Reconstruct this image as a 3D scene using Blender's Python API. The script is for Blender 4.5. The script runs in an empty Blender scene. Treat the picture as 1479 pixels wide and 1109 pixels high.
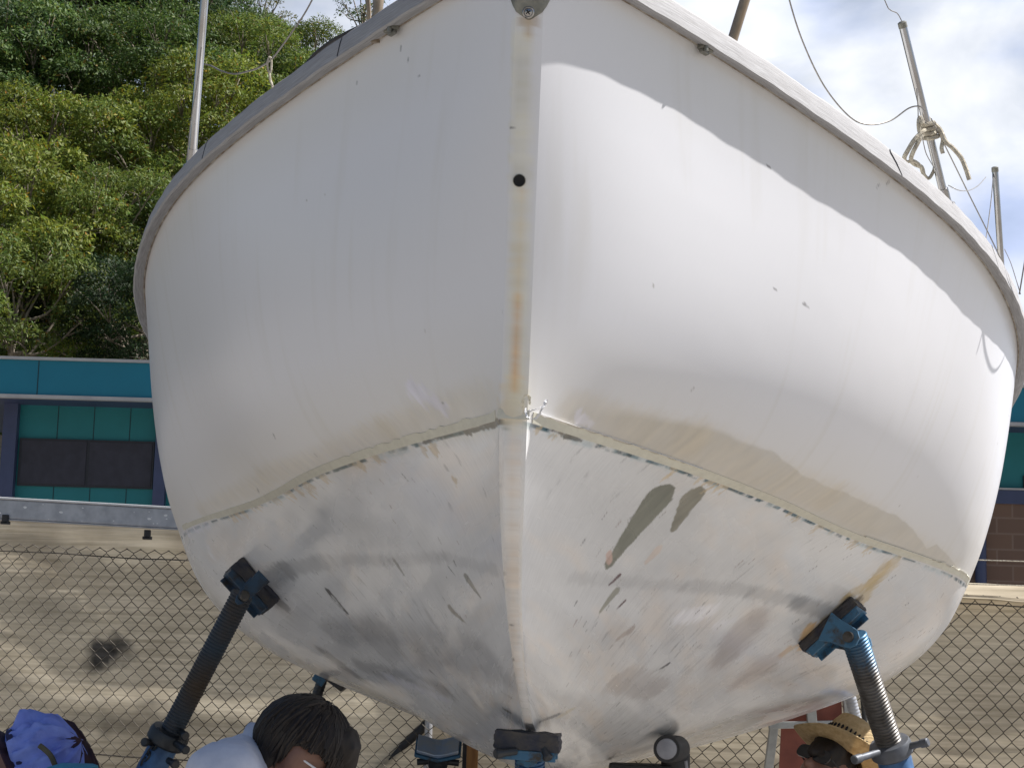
import bpy, bmesh, math, random
import numpy as np
from mathutils import Vector, Matrix, Quaternion

SC = bpy.context.scene
COL = SC.collection
R_ = math.radians
random.seed(7)
RNG = np.random.default_rng(11)

# ------------------------------------------------------------------ camera
FPX, CX, CY = 2500.0, 739.5, 554.5
PITCH, ROLL = R_(8.0), 0.028
EYE = Vector((0, 0, 1.45))
FWD = Vector((0, math.cos(PITCH), math.sin(PITCH)))
UP0 = Vector((0, -math.sin(PITCH), math.cos(PITCH)))
CR = Vector((1, 0, 0)) * math.cos(ROLL) + UP0 * math.sin(ROLL)
CU = Vector((-1, 0, 0)) * math.sin(ROLL) + UP0 * math.cos(ROLL)


def at(px, py, depth):
    """world point seen at a photo pixel, `depth` metres along the view axis"""
    return EYE + depth * (FWD + CR * ((px - CX) / FPX) - CU * ((py - CY) / FPX))


def atY(px, py, Y):
    d = FWD + CR * ((px - CX) / FPX) - CU * ((py - CY) / FPX)
    return EYE + d * (Y / d.y)


cam = bpy.data.cameras.new('camera')
cam.sensor_width = 36.0
cam.sensor_fit = 'HORIZONTAL'
cam.lens = FPX / 1479.0 * 36.0
cam.clip_end = 3000
cam_o = bpy.data.objects.new('camera', cam)
COL.objects.link(cam_o)
m = Matrix((CR, CU, -FWD)).transposed().to_4x4()
m.translation = EYE
cam_o.matrix_world = m
SC.camera = cam_o

# ------------------------------------------------------------------ light
SUN_AZ, SUN_EL = R_(85.0), R_(54.0)      # azimuth from the view axis towards the right
SDIR = Vector((math.sin(SUN_AZ) * math.cos(SUN_EL), math.cos(SUN_AZ) * math.cos(SUN_EL), math.sin(SUN_EL)))
sun = bpy.data.lights.new('sun', 'SUN')
sun.energy = 5.0
sun.angle = R_(0.55)
sun.color = (1.0, 0.965, 0.92)
so = bpy.data.objects.new('sun', sun)
COL.objects.link(so)
so.rotation_euler = SDIR.to_track_quat('Z', 'Y').to_euler()
so.location = SDIR * 50

W = bpy.data.worlds.new('World')
SC.world = W
W.use_nodes = True
nt = W.node_tree
nt.nodes.clear()
out = nt.nodes.new('ShaderNodeOutputWorld')
sky = nt.nodes.new('ShaderNodeTexSky')
sky.sky_type = 'NISHITA'
sky.sun_disc = False
sky.sun_elevation = SUN_EL
sky.sun_rotation = SUN_AZ
sky.air_density = 1.0
sky.dust_density = 1.2
bg1 = nt.nodes.new('ShaderNodeBackground')
bg1.inputs['Strength'].default_value = 0.05
nt.links.new(sky.outputs[0], bg1.inputs['Color'])
bg2 = nt.nodes.new('ShaderNodeBackground')
tc = nt.nodes.new('ShaderNodeTexCoord')
mp = nt.nodes.new('ShaderNodeMapping')
mp.inputs['Scale'].default_value = (1, 1, 1.7)
mp.inputs['Location'].default_value = (0.35, 0.1, 0.22)
nt.links.new(tc.outputs['Generated'], mp.inputs['Vector'])
n1 = nt.nodes.new('ShaderNodeTexNoise')
n1.inputs['Scale'].default_value = 5.5
n1.inputs['Detail'].default_value = 7
n1.inputs['Roughness'].default_value = 0.5
n1.inputs['Distortion'].default_value = 0.25
nt.links.new(mp.outputs[0], n1.inputs['Vector'])
rmp = nt.nodes.new('ShaderNodeValToRGB')
rmp.color_ramp.elements[0].position = 0.30
rmp.color_ramp.elements[0].color = (0.30, 0.30, 0.30, 1)
rmp.color_ramp.elements[1].position = 0.52
rmp.color_ramp.elements[1].color = (1, 1, 1, 1)
nt.links.new(n1.outputs['Fac'], rmp.inputs['Fac'])
n2 = nt.nodes.new('ShaderNodeTexNoise')
n2.inputs['Scale'].default_value = 11
n2.inputs['Detail'].default_value = 5
nt.links.new(mp.outputs[0], n2.inputs['Vector'])
rm2 = nt.nodes.new('ShaderNodeValToRGB')
rm2.color_ramp.elements[0].position = 0.3
rm2.color_ramp.elements[0].color = (0.62, 0.72, 1.0, 1)
rm2.color_ramp.elements[1].position = 0.58
rm2.color_ramp.elements[1].color = (0.97, 1.0, 1.06, 1)
nt.links.new(n2.outputs['Fac'], rm2.inputs['Fac'])
nt.links.new(rm2.outputs[0], bg2.inputs['Color'])
bg2.inputs['Strength'].default_value = 0.60
mx = nt.nodes.new('ShaderNodeMixShader')
# the cloud bank stands ahead and to the right; behind the camera the sky is clear
vd = nt.nodes.new('ShaderNodeVectorMath')
vd.operation = 'DOT_PRODUCT'
vd.inputs[1].default_value = (0.55, 0.835, 0.0)
nt.links.new(tc.outputs['Generated'], vd.inputs[0])
vr = nt.nodes.new('ShaderNodeMapRange')
vr.interpolation_type = 'SMOOTHSTEP'
vr.inputs['From Min'].default_value = 0.42
vr.inputs['From Max'].default_value = 0.85
nt.links.new(vd.outputs['Value'], vr.inputs['Value'])
vm = nt.nodes.new('ShaderNodeMath')
vm.operation = 'MULTIPLY'
nt.links.new(vr.outputs[0], vm.inputs[0])
nt.links.new(rmp.outputs[0], vm.inputs[1])
nt.links.new(vm.outputs[0], mx.inputs[0])
nt.links.new(bg1.outputs[0], mx.inputs[1])
nt.links.new(bg2.outputs[0], mx.inputs[2])
nt.links.new(mx.outputs[0], out.inputs[0])

SC.view_settings.view_transform = 'Standard'
SC.view_settings.look = 'None'
SC.view_settings.gamma = 1
SC.view_settings.exposure = 0.8


# ------------------------------------------------------------------ materials
def lin(c):
    f = lambda v: v / 12.92 if v <= 0.04045 else ((v + 0.055) / 1.055) ** 2.4
    return tuple(f(v / 255.0) for v in c[:3])


def newmat(name):
    mt = bpy.data.materials.new(name)
    mt.use_nodes = True
    t = mt.node_tree
    t.nodes.clear()
    o = t.nodes.new('ShaderNodeOutputMaterial')
    b = t.nodes.new('ShaderNodeBsdfPrincipled')
    t.links.new(b.outputs[0], o.inputs[0])
    return mt, t, b, o


def noisecol(t, sock, c1, c2, scale=8, detail=5, stretch=(1, 1, 1), lo=0.35, hi=0.65, coord='Object'):
    tcn = t.nodes.new('ShaderNodeTexCoord')
    mpn = t.nodes.new('ShaderNodeMapping')
    mpn.inputs['Scale'].default_value = stretch
    if coord == 'UV':
        u = t.nodes.new('ShaderNodeUVMap')
        t.links.new(u.outputs[0], mpn.inputs['Vector'])
    else:
        t.links.new(tcn.outputs[coord], mpn.inputs['Vector'])
    n = t.nodes.new('ShaderNodeTexNoise')
    n.inputs['Scale'].default_value = scale
    n.inputs['Detail'].default_value = detail
    n.inputs['Roughness'].default_value = 0.6
    t.links.new(mpn.outputs[0], n.inputs['Vector'])
    r = t.nodes.new('ShaderNodeValToRGB')
    r.color_ramp.elements[0].position = lo
    r.color_ramp.elements[1].position = hi
    r.color_ramp.elements[0].color = (*c1, 1)
    r.color_ramp.elements[1].color = (*c2, 1)
    t.links.new(n.outputs['Fac'], r.inputs['Fac'])
    t.links.new(r.outputs[0], sock)
    return n, r


def simple(name, c1, c2=None, rough=0.6, metal=0.0, scale=12, bump=0.0, stretch=(1, 1, 1), detail=5, coord='Object', spec=0.5, lo=0.35, hi=0.65):
    mt, t, b, o = newmat(name)
    n, r = noisecol(t, b.inputs['Base Color'], c1, c2 or tuple(v * 0.75 for v in c1), scale, detail, stretch, lo, hi, coord)
    b.inputs['Roughness'].default_value = rough
    b.inputs['Metallic'].default_value = metal
    b.inputs['Specular IOR Level'].default_value = spec
    if bump:
        bp = t.nodes.new('ShaderNodeBump')
        bp.inputs['Strength'].default_value = bump
        bp.inputs['Distance'].default_value = 0.01
        t.links.new(n.outputs['Fac'], bp.inputs['Height'])
        t.links.new(bp.outputs[0], b.inputs['Normal'])
    return mt


M = {}
M['wood_grey'] = simple('weathered_timber', (0.46, 0.46, 0.475), (0.30, 0.295, 0.30), 0.8, scale=9, stretch=(3, 70, 70), bump=0.2, coord='UV', lo=0.3, hi=0.6, detail=8)
M['steel'] = simple('stainless_steel', (0.48, 0.49, 0.52), (0.36, 0.34, 0.32), 0.24, 1.0, scale=6)
M['tan_tube'] = simple('tarnished_tube', (0.36, 0.28, 0.20), (0.24, 0.19, 0.14), 0.35, 0.55, scale=20)
M['galv'] = simple('galvanised_steel', (0.46, 0.47, 0.50), (0.34, 0.35, 0.38), 0.45, 0.5, scale=14, bump=0.15)
M['bronze'] = simple('aged_bronze', (0.30, 0.29, 0.25), (0.17, 0.17, 0.15), 0.5, 0.55, scale=30, bump=0.2)
M['black'] = simple('black_rubber', (0.018, 0.018, 0.02), (0.035, 0.034, 0.035), 0.6, scale=20, bump=0.2)
M['hole'] = simple('dark_bore', (0.006, 0.006, 0.007), (0.01, 0.01, 0.01), 0.8)
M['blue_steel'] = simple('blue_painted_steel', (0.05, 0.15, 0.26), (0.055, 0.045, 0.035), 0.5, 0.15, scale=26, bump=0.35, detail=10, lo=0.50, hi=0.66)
M['blue_dark'] = simple('shaded_blue_steel', (0.028, 0.065, 0.115), (0.035, 0.030, 0.028), 0.5, 0.15, scale=26, bump=0.35, detail=10, lo=0.46, hi=0.66)  # the blue steel again, darkened for the stand on the shaded side
M['blue_pipe'] = simple('blue_pipe_paint', (0.06, 0.16, 0.34), (0.03, 0.08, 0.18), 0.45, 0.1, scale=18, bump=0.15)
M['thread'] = simple('greased_thread_steel', (0.13, 0.125, 0.12), (0.06, 0.055, 0.05), 0.42, 0.75, scale=25, bump=0.1)
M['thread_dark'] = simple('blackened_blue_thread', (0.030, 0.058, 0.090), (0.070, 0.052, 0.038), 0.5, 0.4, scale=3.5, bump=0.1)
M['thread_blue'] = simple('blue_thread_steel', (0.05, 0.13, 0.27), (0.025, 0.06, 0.12), 0.42, 0.4, scale=25, bump=0.1)
M['pad'] = simple('worn_pad_block', (0.028, 0.031, 0.050), (0.075, 0.066, 0.056), 0.62, scale=28, bump=0.6, detail=9)
M['dark_steel'] = simple('dark_steel', (0.035, 0.042, 0.05), (0.06, 0.06, 0.062), 0.45, 0.5, scale=15, bump=0.2)
M['tape'] = simple('masking_tape', (0.68, 0.655, 0.55), (0.61, 0.585, 0.49), 0.55, scale=40, bump=0.2)
M['rope'] = simple('pale_rope', (0.62, 0.57, 0.46), (0.34, 0.30, 0.24), 0.9, scale=90, bump=0.7)
M['wire'] = simple('wire_rope', (0.20, 0.19, 0.18), (0.32, 0.30, 0.28), 0.45, 0.6, scale=120)
M['deck'] = simple('deck_paint', (0.62, 0.61, 0.57), (0.52, 0.51, 0.48), 0.6, scale=6)
M['keel'] = simple('keel_coat', (0.10, 0.10, 0.10), (0.05, 0.05, 0.05), 0.7, scale=9, bump=0.3)
M['teal'] = simple('teal_panel', (0.007, 0.165, 0.190), (0.006, 0.148, 0.170), 0.6, scale=3)
M['teal_f'] = simple('teal_fascia', (0.002, 0.162, 0.250), (0.002, 0.150, 0.232), 0.6, scale=2)
M['navy'] = simple('navy_post', (0.045, 0.060, 0.135), (0.038, 0.052, 0.115), 0.5, scale=5)
M['seam'] = simple('panel_seam', (0.006, 0.03, 0.04), (0.008, 0.035, 0.045), 0.7)
M['screen'] = simple('dark_window_screen', (0.028, 0.028, 0.045), (0.018, 0.018, 0.03), 0.55, scale=7)
M['frame_dk'] = simple('dark_window_frame', (0.012, 0.014, 0.022), (0.016, 0.018, 0.026), 0.5)
M['trim'] = simple('pale_trim', (0.42, 0.42, 0.42), (0.35, 0.35, 0.36), 0.5, scale=5)
M['fencewire'] = simple('old_fence_wire', (0.055, 0.048, 0.038), (0.095, 0.082, 0.066), 0.8, 0.0, scale=30)
M['redpanel'] = simple('terracotta_panel', (0.30, 0.095, 0.065), (0.20, 0.06, 0.045), 0.7, scale=6)
M['alu'] = simple('dull_aluminium', (0.46, 0.47, 0.46), (0.32, 0.33, 0.33), 0.4, 0.7, scale=14, bump=0.1)
M['timber'] = simple('orange_timber', (0.40, 0.20, 0.07), (0.26, 0.12, 0.04), 0.7, scale=5, stretch=(12, 12, 1), bump=0.2)
M['bark'] = simple('gum_bark', (0.33, 0.28, 0.22), (0.14, 0.115, 0.09), 0.9, scale=4, stretch=(3, 3, 0.6), bump=0.4)
M['skin'] = simple('skin', (0.24, 0.125, 0.088), (0.19, 0.095, 0.065), 0.5, scale=18)
M['hair'] = simple('dark_brown_hair', (0.020, 0.012, 0.008), (0.008, 0.005, 0.004), 0.6, scale=60, stretch=(1, 1, 0.3))
M['whiteshirt'] = simple('white_cotton', (0.60, 0.63, 0.74), (0.52, 0.55, 0.66), 0.85, scale=20, bump=0.2)
M['cyan'] = simple('cyan_cloth', (0.05, 0.33, 0.50), (0.04, 0.26, 0.42), 0.8, scale=20)
M['peri'] = simple('periwinkle_cloth', (0.27, 0.37, 0.90), (0.19, 0.25, 0.72), 0.85, scale=14, bump=0.3)
M['navycloth'] = simple('navy_cloth', (0.020, 0.022, 0.075), (0.03, 0.03, 0.09), 0.85, scale=20, bump=0.2)
M['maroon'] = simple('dark_maroon_cloth', (0.045, 0.018, 0.03), (0.025, 0.014, 0.035), 0.85, scale=20)
M['jeans'] = simple('work_trousers', (0.05, 0.06, 0.09), (0.07, 0.08, 0.11), 0.85, scale=30)
M['shoe'] = simple('work_boot', (0.05, 0.035, 0.025), (0.03, 0.025, 0.02), 0.7, scale=20)
M['olive'] = simple('olive_webbing', (0.12, 0.11, 0.07), (0.09, 0.085, 0.055), 0.8, scale=40)
M['shade'] = simple('sunglass_lens', (0.01, 0.01, 0.012), (0.012, 0.012, 0.014), 0.08)
M['whiteplastic'] = simple('white_plastic', (0.75, 0.76, 0.78), (0.7, 0.7, 0.72), 0.35)
M['cap'] = simple('silver_end_cap', (0.36, 0.36, 0.39), (0.26, 0.26, 0.29), 0.5, 0.3, scale=18, bump=0.2)
M['lilac'] = simple('lilac_hatband', (0.26, 0.25, 0.32), (0.20, 0.19, 0.26), 0.8, scale=20)


def straw_mat():
    mt, t, b, o = newmat('straw')
    tcn = t.nodes.new('ShaderNodeTexCoord')
    wv = t.nodes.new('ShaderNodeTexWave')
    wv.wave_type = 'BANDS'
    wv.bands_direction = 'Z'
    wv.inputs['Scale'].default_value = 70
    wv.inputs['Distortion'].default_value = 3
    wv.inputs['Detail'].default_value = 3
    t.links.new(tcn.outputs['Object'], wv.inputs['Vector'])
    n, r = noisecol(t, b.inputs['Base Color'], (0.54, 0.38, 0.19), (0.78, 0.61, 0.35), 55, 6, lo=0.3, hi=0.7)
    bp = t.nodes.new('ShaderNodeBump')
    bp.inputs['Strength'].default_value = 0.7
    bp.inputs['Distance'].default_value = 0.004
    t.links.new(wv.outputs['Fac'], bp.inputs['Height'])
    t.links.new(bp.outputs[0], b.inputs['Normal'])
    b.inputs['Roughness'].default_value = 0.8
    tr = t.nodes.new('ShaderNodeBsdfTranslucent')
    t.links.new(r.outputs[0], tr.inputs['Color'])
    mxs = t.nodes.new('ShaderNodeMixShader')
    mxs.inputs[0].default_value = 0.3
    t.links.new(b.outputs[0], mxs.inputs[1])
    t.links.new(tr.outputs[0], mxs.inputs[2])
    t.links.new(mxs.outputs[0], o.inputs[0])
    return mt


M['straw'] = straw_mat()


def cloth_mat(name, c1, c2, trans, stain=False):
    mt, t, b, o = newmat(name)
    n, r = noisecol(t, b.inputs['Base Color'], c1, c2, 2.0, 6, (.8, .8, 24), 0.34, 0.66)
    # broad dirt
    tcn = t.nodes.new('ShaderNodeTexCoord')
    n2_ = t.nodes.new('ShaderNodeTexNoise')
    n2_.inputs['Scale'].default_value = 1.6
    n2_.inputs['Detail'].default_value = 6
    t.links.new(tcn.outputs['Object'], n2_.inputs['Vector'])
    r2 = t.nodes.new('ShaderNodeValToRGB')
    r2.color_ramp.elements[0].position = 0.36
    r2.color_ramp.elements[0].color = (0.72, 0.70, 0.68, 1)
    r2.color_ramp.elements[1].position = 0.55
    t.links.new(n2_.outputs['Fac'], r2.inputs['Fac'])
    mu = t.nodes.new('ShaderNodeMix')
    mu.data_type = 'RGBA'
    mu.blend_type = 'MULTIPLY'
    mu.inputs[0].default_value = 1
    t.links.new(r.outputs[0], mu.inputs[6])
    t.links.new(r2.outputs[0], mu.inputs[7])
    last = mu.outputs[2]
    at_ = t.nodes.new('ShaderNodeAttribute')
    at_.attribute_name = 'blotch'
    mu2 = t.nodes.new('ShaderNodeMix')
    mu2.data_type = 'RGBA'
    mu2.blend_type = 'MULTIPLY'
    mu2.inputs[0].default_value = 1
    t.links.new(last, mu2.inputs[6])
    t.links.new(at_.outputs['Color'], mu2.inputs[7])
    last = mu2.outputs[2]
    t.links.new(last, b.inputs['Base Color'])
    b.inputs['Roughness'].default_value = 0.9
    b.inputs['Specular IOR Level'].default_value = 0.15
    # woven ribs
    wv = t.nodes.new('ShaderNodeTexWave')
    wv.wave_type = 'BANDS'
    wv.bands_direction = 'Z'
    wv.inputs['Scale'].default_value = 11
    wv.inputs['Distortion'].default_value = 1.2
    wv.inputs['Detail'].default_value = 3
    t.links.new(tcn.outputs['Object'], wv.inputs['Vector'])
    bp = t.nodes.new('ShaderNodeBump')
    bp.inputs['Strength'].default_value = 0.16
    bp.inputs['Distance'].default_value = 0.006
    t.links.new(wv.outputs['Fac'], bp.inputs['Height'])
    t.links.new(bp.outputs[0], b.inputs['Normal'])
    tr = t.nodes.new('ShaderNodeBsdfTranslucent')
    t.links.new(last, tr.inputs['Color'])
    mxs = t.nodes.new('ShaderNodeMixShader')
    mxs.inputs[0].default_value = trans
    t.links.new(b.outputs[0], mxs.inputs[1])
    t.links.new(tr.outputs[0], mxs.inputs[2])
    t.links.new(mxs.outputs[0], o.inputs[0])
    return mt


M['cloth'] = cloth_mat('beige_shade_cloth', (0.47, 0.41, 0.305), (0.74, 0.655, 0.51), 0.45)


def brick_mat():
    mt, t, b, o = newmat('brown_brick')
    tcn = t.nodes.new('ShaderNodeTexCoord')
    sx = t.nodes.new('ShaderNodeSeparateXYZ')
    cb = t.nodes.new('ShaderNodeCombineXYZ')
    t.links.new(tcn.outputs['Object'], sx.inputs[0])
    t.links.new(sx.outputs[0], cb.inputs[0])
    t.links.new(sx.outputs[2], cb.inputs[1])
    br = t.nodes.new('ShaderNodeTexBrick')
    br.inputs['Color1'].default_value = (0.17, 0.105, 0.075, 1)
    br.inputs['Color2'].default_value = (0.14, 0.09, 0.07, 1)
    br.inputs['Mortar'].default_value = (0.20, 0.14, 0.11, 1)
    br.inputs['Scale'].default_value = 1
    br.inputs['Mortar Size'].default_value = 0.012
    br.inputs['Brick Width'].default_value = 0.4
    br.inputs['Row Height'].default_value = 0.2
    t.links.new(cb.outputs[0], br.inputs['Vector'])
    t.links.new(br.outputs[0], b.inputs['Base Color'])
    b.inputs['Roughness'].default_value = 0.9
    return mt


M['brick'] = brick_mat()


def leaf_mat():
    mt, t, b, o = newmat('gum_leaves')
    oi = t.nodes.new('ShaderNodeObjectInfo')
    ca = t.nodes.new('ShaderNodeAttribute')
    ca.attribute_name = 'tone'
    mu = t.nodes.new('ShaderNodeMix')
    mu.data_type = 'RGBA'
    mu.blend_type = 'MULTIPLY'
    mu.inputs[0].default_value = 1
    t.links.new(oi.outputs['Color'], mu.inputs[6])
    t.links.new(ca.outputs['Color'], mu.inputs[7])
    t.links.new(mu.outputs[2], b.inputs['Base Color'])
    b.inputs['Roughness'].default_value = 0.6
    b.inputs['Specular IOR Level'].default_value = 0.32
    tr = t.nodes.new('ShaderNodeBsdfTranslucent')
    t.links.new(mu.outputs[2], tr.inputs['Color'])
    mxs = t.nodes.new('ShaderNodeMixShader')
    mxs.inputs[0].default_value = 0.38
    t.links.new(b.outputs[0], mxs.inputs[1])
    t.links.new(tr.outputs[0], mxs.inputs[2])
    t.links.new(mxs.outputs[0], o.inputs[0])
    return mt


M['leaf'] = leaf_mat()


# ------------------------------------------------------------------ mesh helpers
class MB:
    def __init__(s):
        s.v, s.f, s.uv = [], [], {}

    def add(s, vs, fs):
        b = len(s.v)
        s.v += [tuple(v) for v in vs]
        s.f += [tuple(i + b for i in f) for f in fs]
        return s

    def box(s, c, size, rot=None, bevel=0.0):
        """bevelled box: rot is a 3x3 matrix with the box axes as columns"""
        hx, hy, hz = size[0] / 2, size[1] / 2, size[2] / 2
        bm = bmesh.new()
        bmesh.ops.create_cube(bm, size=1.0)
        for v in bm.verts:
            v.co = Vector((v.co.x * 2 * hx, v.co.y * 2 * hy, v.co.z * 2 * hz))
        if bevel:
            bmesh.ops.bevel(bm, geom=bm.edges[:], offset=min(bevel, hx * .8, hy * .8, hz * .8), segments=2, affect='EDGES', profile=0.6)
        rot = rot or Matrix.Identity(3)
        bm.verts.index_update()
        s.add([rot @ v.co + Vector(c) for v in bm.verts], [[v.index for v in f.verts] for f in bm.faces])
        bm.free()
        return s

    def tube(s, pts, r, seg=10, r2=None, cap=True):
        pts = [Vector(p) for p in pts]
        n = len(pts)
        rs = r if isinstance(r, (list, tuple)) else [r + ((r2 if r2 is not None else r) - r) * i / max(1, n - 1) for i in range(n)]
        t0 = (pts[1] - pts[0]).normalized()
        a = t0.cross(Vector((0, 0, 1)))
        if a.length < 1e-3:
            a = t0.cross(Vector((1, 0, 0)))
        a.normalize()
        vs, fs = [], []
        for i, p in enumerate(pts):
            t = (pts[min(i + 1, n - 1)] - pts[max(i - 1, 0)])
            if t.length < 1e-9:
                t = t0
            t.normalize()
            a = (a - t * a.dot(t))
            if a.length < 1e-6:
                a = t.orthogonal()
            a.normalize()
            b = t.cross(a)
            for k in range(seg):
                w = 2 * math.pi * k / seg
                vs.append(p + (a * math.cos(w) + b * math.sin(w)) * rs[i])
        for i in range(n - 1):
            for k in range(seg):
                fs.append((i * seg + k, i * seg + (k + 1) % seg, (i + 1) * seg + (k + 1) % seg, (i + 1) * seg + k))
        if cap:
            fs.append(tuple(range(seg - 1, -1, -1)))
            fs.append(tuple((n - 1) * seg + k for k in range(seg)))
        return s.add(vs, fs)

    def lathe(s, base, axis, prof, seg=24, cap=True):
        """prof: list of (height along axis, radius)"""
        axis = Vector(axis).normalized()
        a = axis.orthogonal().normalized()
        b = axis.cross(a)
        vs, fs = [], []
        for h, r in prof:
            for k in range(seg):
                w = 2 * math.pi * k / seg
                vs.append(Vector(base) + axis * h + (a * math.cos(w) + b * math.sin(w)) * r)
        for i in range(len(prof) - 1):
            for k in range(seg):
                fs.append((i * seg + k, i * seg + (k + 1) % seg, (i + 1) * seg + (k + 1) % seg, (i + 1) * seg + k))
        if cap:
            fs.append(tuple(range(seg - 1, -1, -1)))
            fs.append(tuple((len(prof) - 1) * seg + k for k in range(seg)))
        return s.add(vs, fs)

    def prism(s, poly, thick, frame):
        """poly: 2-D outline in the frame's x/y; extruded +-thick/2 along its z. frame = 4x4"""
        n = len(poly)
        vs = [frame @ Vector((x, y, thick / 2)) for x, y in poly] + [frame @ Vector((x, y, -thick / 2)) for x, y in poly]
        fs = [tuple(range(n)), tuple(range(2 * n - 1, n - 1, -1))]
        for i in range(n):
            j = (i + 1) % n
            fs.append((i, i + n, j + n, j))
        return s.add(vs, fs)

    def build(s, name, mat, parent=None, smooth=False, angle=40, origin=None):
        me = bpy.data.meshes.new(name)
        o_ = Vector(origin) if origin is not None else None
        me.from_pydata([tuple(Vector(v) - o_) for v in s.v] if o_ else s.v, [], s.f)
        me.validate()
        me.update()
        me.materials.append(mat)
        if smooth:
            me.polygons.foreach_set('use_smooth', [True] * len(me.polygons))
            try:
                me.set_sharp_from_angle(angle=R_(angle))
            except Exception:
                pass
        o = bpy.data.objects.new(name, me)
        COL.objects.link(o)
        if o_ is not None:
            o.location = o_
        if parent is not None:
            link(o, parent)
        return o


def link(o, parent):
    o.parent = parent
    o.matrix_parent_inverse = world_of(parent).inverted()
    return o


def world_of(o):
    mm = Matrix.LocRotScale(o.location, o.rotation_euler, o.scale)
    if o.parent:
        return world_of(o.parent) @ o.matrix_parent_inverse @ mm
    return mm


def tag(o, label=None, cat=None, group=None, kind=None):
    if label:
        o['label'] = label
    if cat:
        o['category'] = cat
    if group:
        o['group'] = group
    if kind:
        o['kind'] = kind
    return o


def empty(name, loc, label, cat, group=None):
    o = bpy.data.objects.new(name, None)
    o.empty_display_size = 0.1
    COL.objects.link(o)
    o.location = loc
    return tag(o, label, cat, group)


def frame4(origin, x, y):
    x = Vector(x).normalized()
    y = Vector(y)
    y = (y - x * y.dot(x)).normalized()
    z = x.cross(y)
    mm = Matrix((x, y, z)).transposed().to_4x4()
    mm.translation = Vector(origin)
    return mm


def curve_pts(ctrl, n=24):
    """Catmull-Rom through control points"""
    P = [Vector(c) for c in ctrl]
    P = [P[0] * 2 - P[1]] + P + [P[-1] * 2 - P[-2]]
    o = []
    for i in range(1, len(P) - 2):
        for k in range(n):
            t = k / n
            a, b, c, d = P[i - 1], P[i], P[i + 1], P[i + 2]
            o.append(0.5 * ((2 * b) + (c - a) * t + (2 * a - 5 * b + 4 * c - d) * t * t + (3 * b - a - 3 * c + d) * t ** 3))
    o.append(P[-2])
    return o


def vnoise(P, seed=0):
    """smooth value noise, P (n,3) -> 0..1"""
    P = np.asarray(P, float)
    i = np.floor(P).astype(np.int64)
    f = P - i
    f = f * f * (3 - 2 * f)
    o = np.zeros(len(P))
    for dx in (0, 1):
        for dy in (0, 1):
            for dz in (0, 1):
                h = (i[:, 0] + dx) * 374761393 + (i[:, 1] + dy) * 668265263 + (i[:, 2] + dz) * 2147483647 + seed * 1274126177
                h = (h ^ (h >> 13)) * 1274126177
                h = (h ^ (h >> 16)) & 0xFFFF
                w = (f[:, 0] if dx else 1 - f[:, 0]) * (f[:, 1] if dy else 1 - f[:, 1]) * (f[:, 2] if dz else 1 - f[:, 2])
                o += w * h / 65535.0
    return o


def fbm(P, oct_=4, seed=0):
    o, a, s_ = 0, 0.5, 0
    P = np.asarray(P, float)
    for k in range(oct_):
        o = o + a * vnoise(P * 2 ** k + 17.3 * k, seed + k)
        s_ += a
        a *= 0.55
    return o / s_


def rod_mat():
    """bare thread, old blue paint left on its upper end"""
    mt, t, b, o = newmat('half_painted_thread')
    n, r = noisecol(t, b.inputs['Base Color'], (0.125, 0.12, 0.115), (0.06, 0.052, 0.045), 25, 6)
    tcn = t.nodes.new('ShaderNodeTexCoord')
    sx = t.nodes.new('ShaderNodeSeparateXYZ')
    t.links.new(tcn.outputs['Object'], sx.inputs[0])
    n2 = t.nodes.new('ShaderNodeTexNoise')
    n2.inputs['Scale'].default_value = 30
    ad = t.nodes.new('ShaderNodeMath')
    ad.operation = 'MULTIPLY_ADD'
    ad.inputs[1].default_value = .12
    t.links.new(n2.outputs['Fac'], ad.inputs[0])
    t.links.new(sx.outputs[2], ad.inputs[2])
    mr = t.nodes.new('ShaderNodeMapRange')
    mr.inputs['From Min'].default_value = 1.40
    mr.inputs['From Max'].default_value = 1.49
    t.links.new(ad.outputs[0], mr.inputs['Value'])
    mxn = t.nodes.new('ShaderNodeMix')
    mxn.data_type = 'RGBA'
    t.links.new(mr.outputs[0], mxn.inputs[0])
    t.links.new(r.outputs[0], mxn.inputs[6])
    mxn.inputs[7].default_value = (0.045, 0.125, 0.22, 1)
    t.links.new(mxn.outputs[2], b.inputs['Base Color'])
    b.inputs['Roughness'].default_value = 0.45
    b.inputs['Metallic'].default_value = 0.45
    return mt


M['thread_half'] = rod_mat()
M['dull_galv'] = simple('dull_collar_steel', (0.13, 0.14, 0.165), (0.085, 0.09, 0.10), 0.5, 0.4, scale=18, bump=0.2)

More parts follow.
